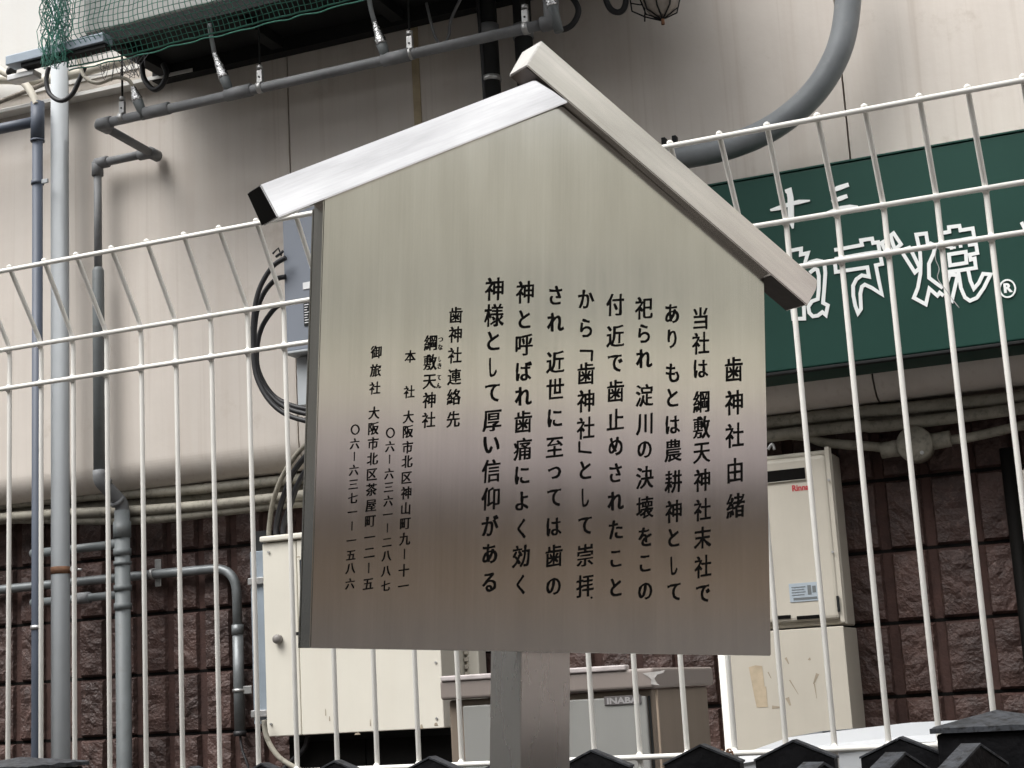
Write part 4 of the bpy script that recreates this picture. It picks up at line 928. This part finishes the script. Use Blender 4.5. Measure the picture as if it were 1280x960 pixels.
# -- engraved text
def proj_panel(x, y):
    d = FW + RT * (x - 640) / FPX + UP * (480 - y) / FPX
    t = (SO - CAM).dot(nn2) / d.dot(nn2); p = CAM + d * t - SO
    return p.dot(E), p.dot(U)
GL = {}
def glyph(ch):
    if ch in GL: return GL[ch]
    if ch == 'I':     # vertical dash
        v = [(-.035, .38), (.0, .40), (.045, .36), (.04, 0), (.035, -.36), (.0, -.40), (-.03, -.36), (-.028, 0)]
        GL[ch] = ([Vector((a, b_, 0)) for a, b_ in v], [tuple(range(8))]); return GL[ch]
    if ch in '[]':
        if ch == '[': v = [(-.30, .10), (.30, .16), (.36, .12), (.33, -.30), (.27, -.34), (.24, -.28), (.26, .06), (-.30, .0)]
        else: v = [(-.36, .34), (-.30, .38), (-.27, .30), (-.27, -.02), (.26, -.02), (.32, -.08), (.28, -.12), (-.36, -.12)]
        GL[ch] = ([Vector((a, b_, 0)) for a, b_ in v], [tuple(range(8))]); return GL[ch]
    vs_, fs = text_mesh(ch, 1.0, None, res=3)
    kan = ord(ch) > 0x3100
    cx_ = (min(v.x for v in vs_) + max(v.x for v in vs_)) / 2; ym = (min(v.y for v in vs_) + max(v.y for v in vs_)) / 2
    cy_ = ym if kan or ch not in 'っ' else ym
    H0 = max(v.y for v in vs_) - min(v.y for v in vs_); W0 = max(v.x for v in vs_) - min(v.x for v in vs_)
    # outline normals from boundary edges
    cnt = {}
    for f in fs:
        for i in range(len(f)):
            a, b_ = f[i], f[(i + 1) % len(f)]; cnt.setdefault((min(a, b_), max(a, b_)), []).append((a, b_))
    nrm = [Vector((0, 0, 0)) for _ in vs_]
    for k, l in cnt.items():
        if len(l) == 1:
            a, b_ = l[0]; d = (vs_[b_] - vs_[a]); L_ = d.length
            if L_ > 0:
                n_ = Vector((d.y, -d.x, 0)) / L_; wgt = min(L_, .05)
                nrm[a] += n_ * wgt; nrm[b_] += n_ * wgt
    out = []; sd_ = ord(ch) * .37
    for v, n_ in zip(vs_, nrm):
        n_ = n_.normalized() if n_.length > 0 else n_
        th = (.008 + .015 * abs(n_.x)) * (1 if len(vs_) < 150 else .3) + (.026 if len(vs_) < 150 else .014) * noise.noise(Vector((v.x * 5.5, v.y * 5.5, sd_))) + .007 * noise.noise(Vector((v.x * 17, v.y * 17, sd_)))
        if not kan: th += .006
        p = v + n_ * th
        x = p.x - cx_; y = p.y - cy_
        y2 = y * (1.0 if kan else .95) + (.16 if kan else .10) * x - .02 * x * x          # strokes climb to the right
        x2 = x * (.92 if kan else {'し': .5, 'く': .72, 'り': .75, 'い': .9, 'て': .85, 'と': .85, 'に': .88, 'こ': .8}.get(ch, .86)) + (.02 * y if kan else -.02 * y) + .012 * noise.noise(Vector((x * 3, y * 3, sd_ + 4)))
        out.append(Vector((x2, y2 + .012 * noise.noise(Vector((x * 3, y * 3, sd_ + 9))), 0)))
    GL[ch] = (out, fs); return GL[ch]
def ys(*a): return a
COLS = [   # text, x top, x bottom, y centres, glyph height in photo px
 ('歯神社由緒', 917, 919.5, (462, 503, 544, 588, 632), 32),
 ('当社は綱敷天神社末社で', 875.6, 879, (398, 429, 461, 502, 534, 566, 600, 637, 672, 708, 742), 29),
 ('ありもとは農耕神として', 840, 842.8, (392, 423.5, 466, 497, 531, 563, 602, 639, 672, 707, 740), 29),
 ('祀られ淀川の決壊をこの', 805, 806.6, (385, 417, 448, 494, 530, 562, 597, 634.5, 671, 704.5, 739), 29),
 ('付近で歯止めされたこと', 769, 770, (381, 420, 454, 489, 524, 557.5, 591, 626, 662, 698.6, 734), 29),
 ('から[歯神社]として崇拝', 732.8, 731.2, (374, 410, 441, 467, 501, 535, 563, 587.5, 622, 657, 694, 732), 29),
 ('され近世に至っては歯の', 694.8, 692, (369, 402.5, 452.5, 486, 522.5, 559, 591, 622, 658.5, 695, 733), 29),
 ('神と呼ばれ歯痛によく効く', 656.3, 650.7, (365, 399, 431, 464, 495, 527.5, 561, 594, 626.5, 661, 695, 731), 29),
 ('神様として厚い信仰がある', 618, 611.5, (361, 394, 426, 459, 491, 526, 556, 588.6, 623, 657, 692, 728), 30),
 ('歯神社連絡先', 569.7, 566.7, (394, 418, 444, 471, 496, 524), 21),
 ('綱敷天神社', 538.3, 535.8, (428.4, 452.7, 477, 500, 524.8), 20.5),
 ('つなしきてん', 550.8, 548.4, (424.5, 434, 448.8, 457.3, 472, 482), 8.5),
 ('本社大阪市北区神山町九I十一', 512.8, 504.3, (445.6, 489.7, 521, 539.4, 559, 577, 597, 616, 635.6, 654.6, 673.6, 692.5, 713, 732.4), 16.5),
 ('〇六I六三六一I二八八七', 488, 482, (541, 558, 574, 592, 609, 626, 643, 660, 678, 695, 714, 732), 14.5),
 ('御旅社大阪市北区茶屋町一二I五', 470.2, 460.2, (440, 463, 485, 516, 535.6, 554, 573.5, 593, 612, 632, 651.6, 671.4, 691, 710, 730), 16.5),
 ('〇六I六三七一I一五八六', 444, 437.5, (537, 554.5, 570.6, 587.5, 605.5, 622.5, 640, 657.5, 675.6, 694, 710.6, 729.5), 14.5),
]
SMALLK = {'っ': .72, '〇': .95}
for text, xt, xbm, yc, hp in COLS:
    b_ = MB(); y0_, y1_ = yc[0], yc[-1]
    for ch, y in zip(text, yc):
        x = xt + (xbm - xt) * (y - y0_) / (y1_ - y0_)
        vs_, fs = glyph(ch)
        u_, w2 = proj_panel(x, y); _, w3 = proj_panel(x, y + 10); pxm = 10 / (w2 - w3)
        em = hp / pxm * 1.02
        if ch not in 'I[]〇一二三っ' and ord(ch) < 0x3100: em *= .97
        if ch in 'しくりI': em *= 1.0
        b_.add([(u_ + v.x * em, -.0006, w2 + v.y * em) for v in vs_], fs)
        # shallow engraved walls are replaced by a paint film standing 0.6 mm proud
    part('inscription', b_, INK, SG, world=False)
u_, w2 = proj_panel(739.4, 747)
part('stray_dot', MB().tube([(u_, -.0007, w2), (u_, -.0001, w2)], .0012, 8), INK, SG, world=False)

# ------------------------------------------------------------------ buildings down the street, mirrored in the steel
fb = thing('street_building', 'beige tiled street building with a brown shopfront, beyond the right end of the wall', 'building', (11, 0, 0))
part('plinth', MB().box(10.95, 14, -9, 9, 0, 1.30), mat('grey_plinth', (.30, .275, .27), rough=.7, var=.15, bump=0), fb)
part('shopfront', MB().box(11, 14, -9, 9, 1.31, 2.08), SHOPB, fb)
part('shutter_box', MB().box(10.9, 14, -9, 9, 2.09, 2.36), mat('grey_shutter_box', (.33, .305, .285), rough=.6, var=.1, bump=0), fb)
part('canopy', MB().box(10.4, 11, -9, 9, 2.37, 2.95), SHOPP, fb)
part('wall', MB().box(11.2, 14, -9, 9, 2.37, 5.7), SHOPL, fb)
part('fascia', MB().box(11.0, 11.19, -9, 9, 2.96, 3.55), mat('pale_fascia', (.60, .585, .49), rough=.6, var=.08, bump=0), fb)
for k in range(6): part('window', MB().box(11.17, 11.199, -8.5 + k * 3, -7.0 + k * 3, 3.3, 4.3), mat('window_pane_%d' % k, (.30, .31, .30), rough=.3, var=.1, bump=0), fb)
fc = thing('grey_building', 'plain grey building closing the street beyond the left end of the wall', 'building', (-11, 0, 0))
part('wall', MB().box(-14, -11, -9, 9, 0, 6.5), mat('grey_render', (.24, .235, .22), rough=.8, var=.15, scale=.8, bump=0), fc)
for k in range(6): part('window', MB().box(-10.999, -10.97, -8.5 + k * 3, -7.0 + k * 3, 2.3, 3.6), GLASSD, fc)
fd = thing('facing_building', 'tall dull brown building across the lane behind the viewer', 'building', (0, -7, 0))
part('wall', MB().box(-13, 9, -10, -7, 0, 9), mat('brown_render', (.46, .43, .39), rough=.85, var=.15, scale=.8, bump=0), fd)
for k in range(7):
    for j in range(3): part('window', MB().box(-12 + k * 3, -10.5 + k * 3, -7.0, -6.97, 1.2 + j * 2.8, 2.6 + j * 2.8), GLASSD, fd)
